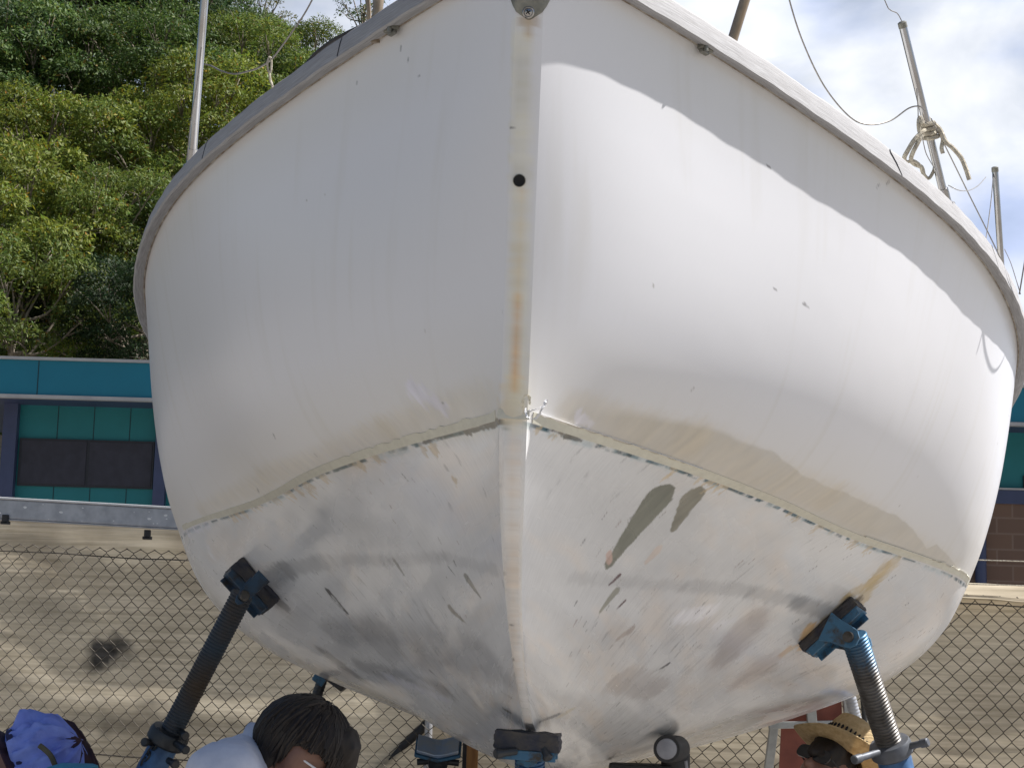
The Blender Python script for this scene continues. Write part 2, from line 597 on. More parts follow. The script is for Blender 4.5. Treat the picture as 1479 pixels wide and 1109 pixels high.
# ------------------------------------------------------------------ boat hull shape (boat frame: x aft, y to starboard of the picture, z up from the waterline)
HP = dict(x0=0.0050, z0=1.8808, yaw=0.0845, trim=0.0887, heel=-0.0340, rake=-0.3190, xf=1.0395, fx=0.4186, zf=-0.5878, 
    B=[0.029, 0.3666, 0.7774, 1.1462, 1.4162, 1.5, 1.42, 1.12],
    W=[0.029, 0.2786, 0.5615, 0.8568, 1.3094, 1.27, 1.15, 0.75],
    Zs=[0.9055, 0.8641, 0.7917, 0.7513, 0.6994, 0.66, 0.66, 0.7],
    K=[-0.5878, -0.6325, -0.6769, -0.7094, -0.7089, -0.68, -0.5, -0.22],
    al=[0.3689, 0.6906, 0.9278, 0.8818, 0.4084, 0.35, 0.35, 0.35],
    be=[-0.0066, -0.0552, 0.0097, 0.1561, 0.0405, 0.0, 0.05, 0.05],
    ga=[0.0955, 0.6354, 1.057, 1.4753, 1.0407, 1.3, 1.3, 1.3],
    bt=[1.0251, 1.0702, 1.0835, 1.0377, 0.9998, 1.0, 1.0, 1.0],
    bb=[1.149, 1.0239, 0.9763, 1.0063, 1.1219, 1.0, 1.0, 1.0],)
MARKS = [
 ((98,99,88),(0.514,0.305,-0.069),(0.561,0.206,-0.214),0.0477,0.0181,0.95,0.0049,0.15),
 ((165,140,130),(0.528,0.2,-0.199),(0.557,0.203,-0.216),0.0099,0.0082,0.8,0.0049,0.15),
 ((112,109,97),(0.605,0.39,-0.042),(0.665,0.352,-0.107),0.0354,0.0135,0.95,0.0051,0.15),
 ((172,158,148),(0.691,0.312,-0.163),(0.692,0.289,-0.191),0.0153,0.0085,0.7,0.0068,0.15),
 ((78,55,58),(0.64,0.227,-0.237),(0.633,0.205,-0.261),0.0067,0.005,1,0.0025,0.15),
 ((128,127,116),(0.684,0.218,-0.275),(0.695,0.188,-0.32),0.0152,0.0085,0.9,0.0051,0.15),
 ((78,55,58),(0.763,0.243,-0.287),(0.759,0.225,-0.307),0.0069,0.0052,1,0.0026,0.15),
 ((155,146,140),(0.924,0.26,-0.345),(0.904,0.229,-0.37),0.0159,0.0106,0.8,0.0071,0.15),
 ((62,62,64),(1.306,0.362,-0.397),(1.28,0.317,-0.428),0.0086,0.0057,0.9,0.0029,0.15),
 ((140,138,136),(1.301,0.35,-0.405),(1.283,0.328,-0.419),0.0038,0.0038,1,0.0019,0.15),
 ((90,80,75),(1.086,0.189,-0.475),(1.068,0.168,-0.488),0.0055,0.0027,0.9,0.0027,0.15),
 ((120,110,110),(0.817,0.238,-0.32),(0.817,0.219,-0.343),0.0043,0.0026,0.8,0.0035,0.15),
 ((58,58,60),(1.541,-0.657,-0.23),(1.557,-0.601,-0.286),0.0144,0.0082,0.95,0.0041,0.15),
 ((165,165,165),(1.547,-0.647,-0.242),(1.558,-0.615,-0.274),0.0062,0.0041,0.95,0.0025,0.15),
 ((95,95,93),(0.88,-0.363,-0.207),(0.895,-0.342,-0.237),0.0108,0.0054,0.8,0.0045,0.15),
 ((140,138,134),(0.885,-0.358,-0.215),(0.891,-0.345,-0.232),0.0054,0.0036,0.8,0.0027,0.15),
 ((105,103,96),(0.507,-0.133,-0.281),(0.497,-0.098,-0.325),0.013,0.0049,0.8,0.0041,0.15),
 ((148,143,134),(0.504,-0.125,-0.291),(0.491,-0.101,-0.317),0.0081,0.0033,0.8,0.0033,0.15),
 ((120,116,108),(0.743,-0.196,-0.335),(0.691,-0.138,-0.381),0.0137,0.0034,0.9,0.0043,0.15),
 ((78,55,58),(0.394,-0.065,-0.304),(0.394,-0.054,-0.321),0.0055,0.0048,0.95,0.0024,0.15),
 ((62,62,64),(0.521,-0.168,-0.24),(0.525,-0.162,-0.251),0.003,0.0025,0.9,0.002,0.15),
 ((62,62,64),(0.573,-0.188,-0.247),(0.563,-0.167,-0.27),0.003,0.0025,0.9,0.002,0.15),
 ((62,62,64),(0.652,-0.19,-0.293),(0.653,-0.182,-0.304),0.003,0.0025,0.9,0.002,0.15),
 ((62,62,64),(0.868,-0.256,-0.324),(0.858,-0.245,-0.332),0.0032,0.0027,0.9,0.0021,0.15),
 ((62,62,64),(0.846,-0.231,-0.343),(0.84,-0.219,-0.354),0.0032,0.0026,0.9,0.0021,0.15),
 ((62,62,64),(0.971,-0.268,-0.356),(0.962,-0.257,-0.364),0.0033,0.0027,0.9,0.0022,0.15),
 ((62,62,64),(1.44,-0.471,-0.349),(1.446,-0.464,-0.358),0.0036,0.003,0.9,0.0024,0.15),
 ((118,112,102),(1.447,-0.433,-0.387),(1.452,-0.36,-0.452),0.006,0.005,0.8,0.006,0.15),
 ((112,108,100),(1.276,-0.326,-0.418),(1.258,-0.299,-0.436),0.0077,0.0038,0.7,0.0038,0.15),
 ((105,102,96),(1.356,-0.314,-0.457),(1.339,-0.265,-0.49),0.0078,0.0039,0.7,0.0058,0.15),
 ((118,112,106),(0.894,-0.042,-0.539),(0.917,-0.073,-0.523),0.0088,0.0053,0.7,0.0071,0.15),
 ((96,90,80),(1.081,-0.069,-0.563),(1.04,-0.033,-0.588),0.0127,0.0091,0.9,0.0073,0.15),
 ((88,88,96),(1.104,0.07,-0.567),(1.087,0.035,-0.585),0.0146,0.0128,0.9,0.0091,0.15),
 ((175,165,140),(1.125,0.106,-0.549),(1.134,0.081,-0.566),0.0147,0.0147,0.5,0.0111,0.15),
 ((170,152,122),(0.275,-0.207,-0.019),(0.26,-0.199,-0.017),0.0113,0.01,0.6,0.0063,1.2),
 ((170,152,122),(0.314,-0.233,-0.019),(0.298,-0.225,-0.017),0.0086,0.0076,0.6,0.0063,1.2),
 ((170,152,122),(0.499,-0.369,-0.007),(0.486,-0.363,-0.005),0.0105,0.0093,0.6,0.0066,1.2),
 ((170,152,122),(0.597,-0.429,-0.009),(0.579,-0.418,-0.009),0.0092,0.0082,0.6,0.0068,1.2),
 ((170,152,122),(0.831,-0.558,-0.012),(0.803,-0.544,-0.012),0.0145,0.0129,0.6,0.0072,1.2),
 ((170,152,122),(0.989,-0.636,-0.013),(0.953,-0.618,-0.012),0.0167,0.0149,0.6,0.0074,1.2),
 ((170,152,122),(1.062,-0.675,-0.009),(1.032,-0.661,-0.009),0.0119,0.0106,0.6,0.0076,1.2),
 ((170,152,122),(1.159,-0.729,-0.004),(1.12,-0.711,-0.004),0.0139,0.0123,0.6,0.0077,1.2),
 ((170,152,122),(1.293,-0.797,-0.002),(1.253,-0.777,-0.002),0.0143,0.0127,0.6,0.0079,1.2),
 ((170,152,122),(1.46,-0.885,-0.005),(1.425,-0.868,-0.002),0.0129,0.0115,0.6,0.0082,1.2),
 ((170,152,122),(1.596,-0.972,-0.003),(1.562,-0.95,-0.003),0.0171,0.0152,0.6,0.0084,1.2),
 ((170,152,122),(1.65,-1.003,-0.006),(1.622,-0.989,-0.003),0.0134,0.0119,0.6,0.0085,1.2),
 ((170,152,122),(0.459,0.341,-0.009),(0.462,0.35,-0.003),0.0132,0.0117,0.6,0.0065,1.2),
 ((170,152,122),(0.462,0.325,-0.023),(0.466,0.331,-0.02),0.0088,0.0078,0.6,0.0065,1.2),
 ((170,152,122),(0.545,0.404,-0.003),(0.549,0.411,0.0),0.0104,0.0093,0.6,0.0066,1.2),
 ((170,152,122),(0.596,0.431,-0.007),(0.599,0.441,-0.002),0.0136,0.012,0.6,0.0067,1.2),
 ((170,152,122),(0.641,0.457,-0.009),(0.645,0.466,-0.003),0.0137,0.0122,0.6,0.0068,1.2),
 ((170,152,122),(1.06,0.68,-0.005),(1.057,0.688,0.0),0.01,0.0088,0.6,0.0074,1.2),
 ((170,152,122),(1.208,0.746,-0.008),(1.214,0.755,-0.004),0.0154,0.0137,0.6,0.0076,1.2),
 ((170,152,122),(1.445,0.869,-0.01),(1.451,0.882,-0.002),0.0161,0.0143,0.6,0.008,1.2),
 ((170,152,122),(1.529,0.923,-0.008),(1.536,0.934,-0.003),0.0145,0.0129,0.6,0.0081,1.2),
 ((170,152,122),(1.287,0.787,-0.006),(1.285,0.793,-0.002),0.0069,0.0062,0.6,0.0077,1.2),
 ((170,152,122),(0.281,-0.149,-0.087),(0.27,-0.144,-0.086),0.007,0.0063,0.6,0.0063,1.2),
 ((170,152,122),(1.006,0.658,-0.004),(1.004,0.663,0.0),0.0066,0.0058,0.6,0.0073,1.2),
 ((170,152,122),(0.035,0.051,-0.013),(0.038,0.056,-0.008),0.0066,0.0059,0.6,0.0059,1.2),
 ((170,152,122),(0.082,0.083,-0.012),(0.084,0.086,-0.01),0.0067,0.0059,0.6,0.0059,1.2),
 ((165,145,105),(1.699,1.017,-0.023),(1.731,0.965,-0.089),0.025,0.025,0.5,0.0187,0.5),
 ((165,145,105),(1.689,0.985,-0.045),(1.758,0.93,-0.134),0.0292,0.0292,0.65,0.0188,0.5),
 ((165,145,105),(1.71,0.962,-0.078),(1.697,0.888,-0.131),0.0208,0.0208,0.6,0.0187,0.5),
 ((165,145,105),(1.697,0.888,-0.131),(1.74,0.801,-0.224),0.0125,0.0125,0.7,0.0187,0.5),
 ((70,60,48),(1.749,0.924,-0.134),(1.826,0.792,-0.277),0.0126,0.0126,0.8,0.0126,0.6),
 ((190,155,105),(1.718,0.777,-0.23),(1.794,0.766,-0.279),0.023,0.0188,0.8,0.0167,0.4),
 ((180,150,110),(1.762,0.721,-0.295),(1.771,0.706,-0.31),0.0188,0.0146,0.6,0.0146,0.4),
 ((138,128,124),(1.49,0.573,-0.278),(1.543,0.534,-0.337),0.084,0.06,0.55,0.06,0.5),
 ((150,138,132),(1.766,0.642,-0.353),(1.776,0.58,-0.4),0.0627,0.0418,0.4,0.0522,0.5),
 ((140,132,128),(1.421,0.331,-0.465),(1.164,0.236,-0.459),0.042,0.0496,0.45,0.0382,0.5),
 ((112,112,114),(1.85,-0.93,-0.19),(1.635,-0.806,-0.16),0.0301,0.0301,0.44999999999999996,0.0237,0.35),  # soft grey bands: ground shadow reflected in the bottom, painted in
 ((112,112,114),(1.677,-0.835,-0.162),(1.327,-0.611,-0.163),0.0246,0.0246,0.375,0.0226,0.35),
 ((112,112,114),(1.327,-0.611,-0.163),(0.921,-0.388,-0.2),0.0171,0.0171,0.315,0.0209,0.35),
 ((112,112,114),(0.921,-0.388,-0.2),(0.561,-0.197,-0.227),0.0139,0.0139,0.26249999999999996,0.0191,0.35),
 ((112,112,114),(0.561,-0.197,-0.227),(0.336,-0.051,-0.281),0.0145,0.0145,0.22499999999999998,0.0178,0.35),
 ((112,112,114),(0.959,0.389,-0.217),(1.3,0.577,-0.182),0.0205,0.0205,0.30000000000000004,0.0205,0.35),
 ((112,112,114),(1.3,0.577,-0.182),(1.569,0.74,-0.176),0.0217,0.0217,0.375,0.0217,0.35),
 ((112,112,114),(1.547,0.721,-0.179),(1.762,0.871,-0.183),0.0267,0.0267,0.44999999999999996,0.0226,0.35),
 ((112,112,114),(0.471,0.125,-0.269),(0.959,0.389,-0.217),0.0153,0.0153,0.22499999999999998,0.0187,0.35),
 ((88,88,90),(1.86,-0.908,-0.212),(1.862,-0.857,-0.25),0.0219,0.0263,0.6,0.0175,0.4),
 ((96,95,95),(1.998,-0.735,-0.383),(2.044,-0.61,-0.46),0.0357,0.0268,0.65,0.0357,0.35),  # dark reflections painted over the left bottom
 ((115,114,116),(1.545,-0.506,-0.362),(0.776,-0.099,-0.46),0.0791,0.0753,0.4,0.0828,0.3),
 ((100,100,102),(1.879,-0.597,-0.425),(1.413,-0.275,-0.505),0.0331,0.0331,0.45,0.0373,0.3),
 ((108,108,112),(1.777,-0.678,-0.332),(1.385,-0.442,-0.352),0.0454,0.0454,0.4,0.0536,0.3),
 ((188,188,196),(1.779,-0.494,-0.46),(1.5,-0.283,-0.525),0.0206,0.0186,0.7,0.0248,0.6),  # glints of bright ground painted on the glossy left bottom
 ((190,190,195),(1.568,-0.401,-0.459),(1.499,-0.314,-0.503),0.0182,0.0182,0.6,0.0202,0.6),
 ((205,205,210),(1.095,0.384,-0.285),(1.224,0.471,-0.252),0.0262,0.0262,0.7,0.0299,0.5),  # painted highlight on the right bottom
 ((190,190,195),(1.32,0.487,-0.279),(1.371,0.536,-0.255),0.0174,0.0116,0.5,0.0174,0.6),
 ((195,195,198),(1.97,-1.135,-0.085),(1.954,-1.144,-0.065),0.018,0.0135,0.6,0.018,0.6),
 ((190,190,200),(2.154,-1.293,0.0),(1.838,-1.122,-0.008),0.0137,0.0137,0.5,0.0114,0.6),
 ((52,58,66),(0.121,-0.112,-0.008),(0.001,-0.028,-0.002),0.0074,0.0052,0.9,0.003,0.4),
 ((52,58,66),(0.047,-0.063,-0.006),(0.001,-0.028,-0.002),0.0088,0.0062,0.9,0.0029,0.4),
 ((52,58,66),(0.286,-0.23,-0.004),(0.219,-0.186,-0.002),0.0055,0.0038,0.9,0.0031,0.4),
 ((52,58,66),(0.062,0.076,-0.004),(0.101,0.102,-0.004),0.0045,0.0031,0.9,0.003,0.4),
 ((52,58,66),(0.111,0.109,-0.004),(0.158,0.14,-0.006),0.0068,0.0047,0.9,0.003,0.4),
 ((188,175,162),(0.012,0.0,-0.025),(0.025,0.007,-0.048),0.0102,0.0102,0.35,0.0102,0.4),
 ((188,175,162),(0.027,0.001,-0.053),(0.042,0.007,-0.078),0.0103,0.0103,0.35,0.0103,0.4),
 ((188,175,162),(0.044,0.001,-0.082),(0.06,0.004,-0.106),0.0103,0.0103,0.35,0.0103,0.4),
 ((188,175,162),(0.065,0.002,-0.112),(0.082,0.006,-0.136),0.0103,0.0103,0.35,0.0103,0.4),
 ((188,175,162),(0.086,0.002,-0.142),(0.105,0.005,-0.165),0.0104,0.0104,0.35,0.0104,0.4),
 ((188,175,162),(0.11,0.003,-0.171),(0.13,0.005,-0.194),0.0104,0.0104,0.35,0.0104,0.4),
 ((188,175,162),(0.135,0.003,-0.199),(0.159,0.005,-0.223),0.0105,0.0105,0.35,0.0105,0.4),
 ((188,175,162),(0.165,0.002,-0.229),(0.191,0.005,-0.253),0.0105,0.0105,0.35,0.0105,0.4),
 ((188,175,162),(0.196,0.002,-0.257),(0.225,0.002,-0.28),0.0106,0.0106,0.35,0.0106,0.4),
 ((188,175,162),(0.232,0.001,-0.286),(0.264,0.002,-0.309),0.0107,0.0107,0.35,0.0107,0.4),
 ((188,175,162),(0.272,-0.0,-0.315),(0.31,-0.001,-0.339),0.0108,0.0108,0.35,0.0108,0.4),
 ((188,175,162),(0.319,-0.002,-0.344),(0.361,0.002,-0.368),0.0109,0.0109,0.35,0.0109,0.4),
 ((188,175,162),(0.372,-0.004,-0.374),(0.417,-0.002,-0.396),0.011,0.011,0.35,0.011,0.4),
 ((188,175,162),(0.429,-0.006,-0.402),(0.486,-0.006,-0.426),0.0112,0.0112,0.35,0.0112,0.4),
 ((188,175,162),(0.501,-0.01,-0.432),(0.562,-0.009,-0.456),0.0114,0.0114,0.35,0.0114,0.4),
 ((188,175,162),(0.578,-0.014,-0.461),(0.649,-0.013,-0.485),0.0116,0.0116,0.35,0.0116,0.4),
 ((188,175,162),(0.669,-0.019,-0.492),(0.751,-0.019,-0.516),0.0118,0.0118,0.35,0.0118,0.4),
 ((188,175,162),(0.774,-0.025,-0.523),(0.87,-0.025,-0.548),0.0121,0.0121,0.35,0.0121,0.4),
 ((40,46,48),(0.006,-0.004,-0.013),(0.01,0.005,-0.02),0.0044,0.0031,0.85,0.0022,0.5),
 ((40,46,48),(0.038,0.002,-0.072),(0.044,0.003,-0.082),0.0044,0.0031,0.85,0.0022,0.5),
 ((40,46,48),(0.044,-0.002,-0.082),(0.08,0.006,-0.134),0.0037,0.0026,0.85,0.0022,0.5),
 ((40,46,48),(0.063,0.0,-0.11),(0.072,0.006,-0.122),0.0029,0.0021,0.85,0.0022,0.5),
 ((40,46,48),(0.092,0.006,-0.15),(0.096,0.0,-0.154),0.0037,0.0026,0.85,0.0022,0.5),
 ((40,46,48),(0.121,0.007,-0.184),(0.134,0.001,-0.197),0.0022,0.0016,0.85,0.0022,0.5),
 ((40,46,48),(0.165,0.0,-0.229),(0.175,0.004,-0.238),0.003,0.0021,0.85,0.0023,0.5),
 ((40,46,48),(0.22,0.003,-0.277),(0.239,0.0,-0.291),0.003,0.0021,0.85,0.0023,0.5),
 ((40,46,48),(0.283,0.003,-0.322),(0.316,0.004,-0.342),0.0023,0.0016,0.85,0.0023,0.5),
 ((40,46,48),(0.402,-0.008,-0.388),(0.421,-0.003,-0.398),0.0032,0.0022,0.85,0.0024,0.5),
 ((40,46,48),(0.556,-0.017,-0.454),(0.613,-0.019,-0.473),0.0033,0.0023,0.85,0.0025,0.5),
 ((40,46,48),(0.702,-0.024,-0.502),(0.805,-0.02,-0.531),0.0034,0.0024,0.85,0.0026,0.5),
 ((40,46,48),(0.805,-0.026,-0.531),(0.905,-0.034,-0.557),0.0052,0.0037,0.85,0.0026,0.5),
 ((50,60,64),(0.006,-0.021,-0.013),(0.016,-0.02,-0.033),0.0029,0.0029,0.85,0.0022,0.5),
 ((50,60,64),(0.038,-0.019,-0.072),(0.05,-0.019,-0.09),0.0029,0.0029,0.85,0.0022,0.5),
 ((50,60,64),(0.115,-0.018,-0.177),(0.132,-0.018,-0.196),0.003,0.003,0.85,0.0022,0.5),
 ((60,90,100),(0.003,-0.017,-0.007),(0.015,-0.013,-0.031),0.0058,0.0029,0.7,0.0044,0.5),
 ((60,90,100),(0.0,0.018,0.0),(0.005,0.019,-0.011),0.0029,0.0015,0.9,0.0015,0.5),
 ((190,128,58),(-0.086,-0.001,0.247),(-0.022,0.001,0.064),0.0087,0.0102,0.95,0.0102,0.25),
 ((190,160,110),(-0.159,-0.005,0.45),(-0.086,-0.002,0.247),0.0086,0.0101,0.5,0.0101,0.3),
 ((170,110,50),(-0.161,-0.005,0.456),(-0.157,-0.005,0.444),0.0072,0.0057,0.6,0.0072,0.3),
 ((200,170,100),(-0.022,-0.0,0.064),(-0.004,-0.007,0.012),0.0204,0.0233,0.35,0.0204,0.3),
 ((196,192,172),(-0.271,-0.013,0.767),(-0.263,-0.012,0.744),0.0213,0.0213,0.28,0.0142,0.15),
 ((196,192,172),(-0.261,-0.012,0.738),(-0.251,-0.011,0.71),0.0213,0.0213,0.28,0.0142,0.15),
 ((196,192,172),(-0.249,-0.012,0.704),(-0.239,-0.01,0.676),0.0214,0.0214,0.28,0.0142,0.15),
 ((196,192,172),(-0.237,-0.011,0.67),(-0.229,-0.01,0.647),0.0214,0.0214,0.28,0.0143,0.15),
 ((196,192,172),(-0.227,-0.01,0.642),(-0.217,-0.009,0.613),0.0214,0.0214,0.28,0.0143,0.15),
 ((196,192,172),(-0.215,-0.009,0.608),(-0.205,-0.008,0.579),0.0214,0.0214,0.28,0.0143,0.15),
 ((196,192,172),(-0.205,-0.008,0.579),(-0.195,-0.007,0.551),0.0215,0.0215,0.28,0.0143,0.15),
 ((196,192,172),(-0.193,-0.007,0.546),(-0.183,-0.006,0.517),0.0215,0.0215,0.28,0.0143,0.15),
 ((196,192,172),(-0.181,-0.006,0.512),(-0.171,-0.005,0.484),0.0215,0.0215,0.28,0.0143,0.15),
 ((196,192,172),(-0.169,-0.005,0.478),(-0.161,-0.005,0.456),0.0215,0.0215,0.28,0.0144,0.15),
 ((196,192,172),(-0.159,-0.005,0.45),(-0.148,-0.004,0.422),0.0216,0.0216,0.28,0.0144,0.15),
 ((196,192,172),(-0.146,-0.004,0.416),(-0.136,-0.003,0.388),0.0216,0.0216,0.28,0.0144,0.15),
 ((196,192,172),(-0.134,-0.003,0.382),(-0.124,-0.002,0.354),0.0216,0.0216,0.28,0.0144,0.15),
 ((196,192,172),(-0.122,-0.002,0.349),(-0.114,-0.001,0.326),0.0216,0.0216,0.28,0.0144,0.15),
 ((196,192,172),(-0.112,-0.001,0.32),(-0.102,-0.0,0.292),0.0217,0.0217,0.28,0.0144,0.15),
 ((196,192,172),(-0.1,-0.0,0.287),(-0.09,0.001,0.258),0.0217,0.0217,0.28,0.0145,0.15),
 ((196,192,172),(-0.088,0.0,0.253),(-0.078,0.002,0.224),0.0217,0.0217,0.28,0.0145,0.15),
 ((196,192,172),(-0.076,0.001,0.219),(-0.066,0.003,0.19),0.0217,0.0217,0.28,0.0145,0.15),
 ((196,192,172),(-0.064,0.002,0.184),(-0.056,0.003,0.162),0.0217,0.0217,0.28,0.0145,0.15),
 ((196,192,172),(-0.054,0.003,0.156),(-0.044,0.004,0.127),0.0218,0.0218,0.28,0.0145,0.15),
 ((196,192,172),(-0.042,0.004,0.122),(-0.032,0.005,0.093),0.0218,0.0218,0.28,0.0145,0.15),
 ((196,192,172),(-0.03,0.005,0.087),(-0.02,0.006,0.058),0.0218,0.0218,0.28,0.0145,0.15),
 ((196,192,172),(-0.018,0.006,0.052),(-0.01,0.007,0.029),0.0218,0.0218,0.28,0.0146,0.15),
 ((196,192,172),(-0.008,0.007,0.023),(0.003,0.008,-0.007),0.0219,0.0219,0.28,0.0146,0.15),
 ((185,160,110),(-0.273,0.0,0.773),(-0.263,0.001,0.744),0.0071,0.0057,0.5,0.0071,0.4),
 ((150,120,80),(-0.273,0.002,0.773),(-0.271,0.003,0.767),0.0171,0.0142,0.5,0.0071,0.4),
 ((182,172,150),(0.026,-0.065,0.029),(0.375,-0.326,0.027),0.0525,0.0402,0.35,0.0525,0.3),
 ((182,172,150),(0.375,-0.326,0.027),(1.156,-0.795,0.04),0.0427,0.032,0.4,0.0462,0.3),
 ((182,172,150),(1.21,-0.805,0.03),(1.813,-1.141,0.027),0.0333,0.025,0.35,0.0417,0.3),
 ((182,170,148),(0.092,0.123,0.038),(0.413,0.381,0.052),0.0465,0.0465,0.35,0.0465,0.3),  # beige haze, partly shade of the right lower topside painted in
 ((182,170,148),(0.413,0.381,0.052),(1.057,0.763,0.051),0.0587,0.0449,0.35,0.0587,0.3),
 ((182,170,148),(1.057,0.763,0.051),(2.039,1.257,0.02),0.0527,0.0243,0.3,0.0527,0.3),
 ((200,198,214),(0.192,-0.248,0.101),(0.145,-0.171,0.047),0.0215,0.0154,0.5,0.0215,0.5),
 ((205,203,215),(0.106,0.134,0.038),(0.138,0.155,0.032),0.012,0.0105,0.5,0.009,0.5),
 ((95,92,95),(0.819,-0.701,0.1),(0.83,-0.698,0.091),0.0029,0.0022,0.8,0.0024,0.3),
 ((95,92,95),(-0.076,-0.034,0.219),(-0.074,-0.033,0.213),0.0023,0.0017,0.8,0.0019,0.3),
 ((95,92,95),(0.002,-0.052,0.046),(-0.001,-0.045,0.035),0.0023,0.0018,0.8,0.0019,0.3),
 ((95,92,95),(-0.019,-0.306,0.827),(-0.017,-0.307,0.821),0.0025,0.0018,0.8,0.002,0.3),
 ((95,92,95),(0.107,-0.422,0.792),(0.107,-0.422,0.792),0.0025,0.0019,0.8,0.0021,0.3),
 ((95,92,95),(-0.031,-0.286,0.795),(-0.029,-0.287,0.789),0.0024,0.0018,0.8,0.002,0.3),
 ((95,92,95),(-0.05,-0.255,0.747),(-0.046,-0.26,0.746),0.0024,0.0018,0.8,0.002,0.3),
 ((95,92,95),(0.238,0.522,0.677),(0.244,0.528,0.676),0.0025,0.0019,0.8,0.0021,0.3),
 ((95,92,95),(0.538,0.812,0.753),(0.535,0.806,0.742),0.0027,0.002,0.8,0.0022,0.3),
 ((95,92,95),(0.565,0.839,0.771),(0.562,0.833,0.761),0.0027,0.0021,0.8,0.0022,0.3),
 ((95,92,95),(0.442,0.63,0.411),(0.462,0.645,0.409),0.0026,0.002,0.8,0.0021,0.3),
 ((95,92,95),(0.352,0.554,0.418),(0.358,0.559,0.417),0.0026,0.0019,0.8,0.0021,0.3),
 ((95,92,95),(1.291,-0.844,0.03),(1.321,-0.845,0.02),0.0032,0.0024,0.8,0.0026,0.3),
 ((95,92,95),(-0.261,-0.004,0.738),(-0.261,-0.003,0.738),0.0023,0.0017,0.8,0.0018,0.3),
 ((95,92,95),(-0.221,-0.011,0.625),(-0.221,-0.008,0.625),0.0023,0.0017,0.8,0.0019,0.3),
 ((95,92,95),(-0.221,-0.021,0.625),(-0.219,-0.019,0.619),0.0023,0.0017,0.8,0.0019,0.3),
 ((95,92,95),(-0.215,-0.004,0.608),(-0.215,0.001,0.608),0.0023,0.0017,0.8,0.0019,0.3),
 ((95,92,95),(-0.203,-0.03,0.574),(-0.203,-0.026,0.574),0.0023,0.0017,0.8,0.0019,0.3),
 ((95,92,95),(-0.189,-0.021,0.534),(-0.189,-0.018,0.534),0.0023,0.0017,0.8,0.0019,0.3),
]

HKN = np.array([0, .35, .8, 1.4, 2.2, 3.3, 4.4, 5.4])
HS = 0.029
Y0 = 3.62


def spl(kn, x):
    n = len(kn)
    h = np.diff(kn)
    A = np.zeros((n, n))
    B = np.zeros((n, n))
    A[0, 0] = A[-1, -1] = 1
    for i in range(1, n - 1):
        A[i, i - 1] = h[i - 1]
        A[i, i] = 2 * (h[i - 1] + h[i])
        A[i, i + 1] = h[i]
        B[i, i - 1] += 6 / h[i - 1]
        B[i, i] -= 6 / h[i - 1] + 6 / h[i]
        B[i, i + 1] += 6 / h[i]
    M2 = np.linalg.solve(A, B)
    o = np.zeros((len(x), n))
    for j, xx in enumerate(x):
        i = max(0, min(int(np.searchsorted(kn, xx, 'right')) - 1, n - 2))
        a = (kn[i + 1] - xx) / h[i]
        b = 1 - a
        e = np.zeros(n)
        e[i] += a
        e[i + 1] += b
        o[j] = e + ((a ** 3 - a) * M2[i] + (b ** 3 - b) * M2[i + 1]) * h[i] ** 2 / 6
    return o


def herm(p0, p1, t0, t1, t):
    t = t[None, :, None]
    return ((2 * t ** 3 - 3 * t ** 2 + 1) * p0[:, None] + (t ** 3 - 2 * t ** 2 + t) * t0[:, None]
            + (-2 * t ** 3 + 3 * t ** 2) * p1[:, None] + (t ** 3 - t ** 2) * t1[:, None])


def hull_grid(s, tt, tb):
    """(len(s), len(tt)+len(tb)-1, 3) half hull, sheer -> waterline -> keel"""
    Mx = spl(HKN, s)
    q = {k: Mx @ np.array(HP[k]) for k in ('B', 'W', 'Zs', 'K', 'al', 'be', 'ga', 'bt', 'bb')}
    g = 1 - np.exp(-s / .06)
    al, be, ga = q['al'] * (1 - np.exp(-s / .02)), q['be'] * g, q['ga'] * g
    S = np.stack([q['B'], q['Zs']], -1)
    Wp = np.stack([q['W'], 0 * s], -1)
    Kp = np.stack([np.full_like(s, .012), q['K']], -1)
    dr = lambda a: np.stack([-np.sin(a), -np.cos(a)], -1)
    l1 = np.linalg.norm(S - Wp, axis=1)[:, None] * q['bt'][:, None]
    l2 = np.linalg.norm(Wp - Kp, axis=1)[:, None] * q['bb'][:, None]
    T = herm(S, Wp, dr(be) * l1, dr(q['al'] * (1 - np.exp(-s / .07))) * l1, tt)
    Bo = herm(Wp, Kp, dr(al) * l2, dr(ga) * l2, tb)
    xt = HP['rake'] * (1 - tt)
    xb = HP['xf'] * ((1 - HP['fx']) * tb ** 2 + HP['fx'] * tb ** 5 + .3 * (tb - tb ** 2))
    TT = np.concatenate([(xt[None] + s[:, None])[..., None], T], -1)
    BB = np.concatenate([(xb[None] + s[:, None])[..., None], Bo], -1)
    return np.concatenate([TT, BB[:, 1:]], 1)


def boat_matrix():
    c, s_ = math.cos(HP['heel']), math.sin(HP['heel'])
    Hm = Matrix(((1, 0, 0), (0, c, -s_), (0, s_, c)))
    c, s_ = math.cos(HP['trim']), math.sin(HP['trim'])
    Tm = Matrix(((c, 0, s_), (0, 1, 0), (-s_, 0, c)))
    c, s_ = math.cos(HP['yaw']), math.sin(HP['yaw'])
    Ym = Matrix(((s_, c, 0), (c, -s_, 0), (0, 0, 1)))
    mm = (Ym @ Tm @ Hm).to_4x4()
    mm.translation = (HP['x0'], Y0, HP['z0'])
    return mm


BM = boat_matrix()
BN = np.array(BM)


def tow(P):
    P = np.asarray(P, float)
    return P @ BN[:3, :3].T + BN[:3, 3]


def b2w(p):
    return BM @ Vector(p)


boat = empty('sailing_boat', b2w((2.7, 0, -1.6)), 'white sailing boat with weathered timber rub rail propped up bow first on stands', 'boat')

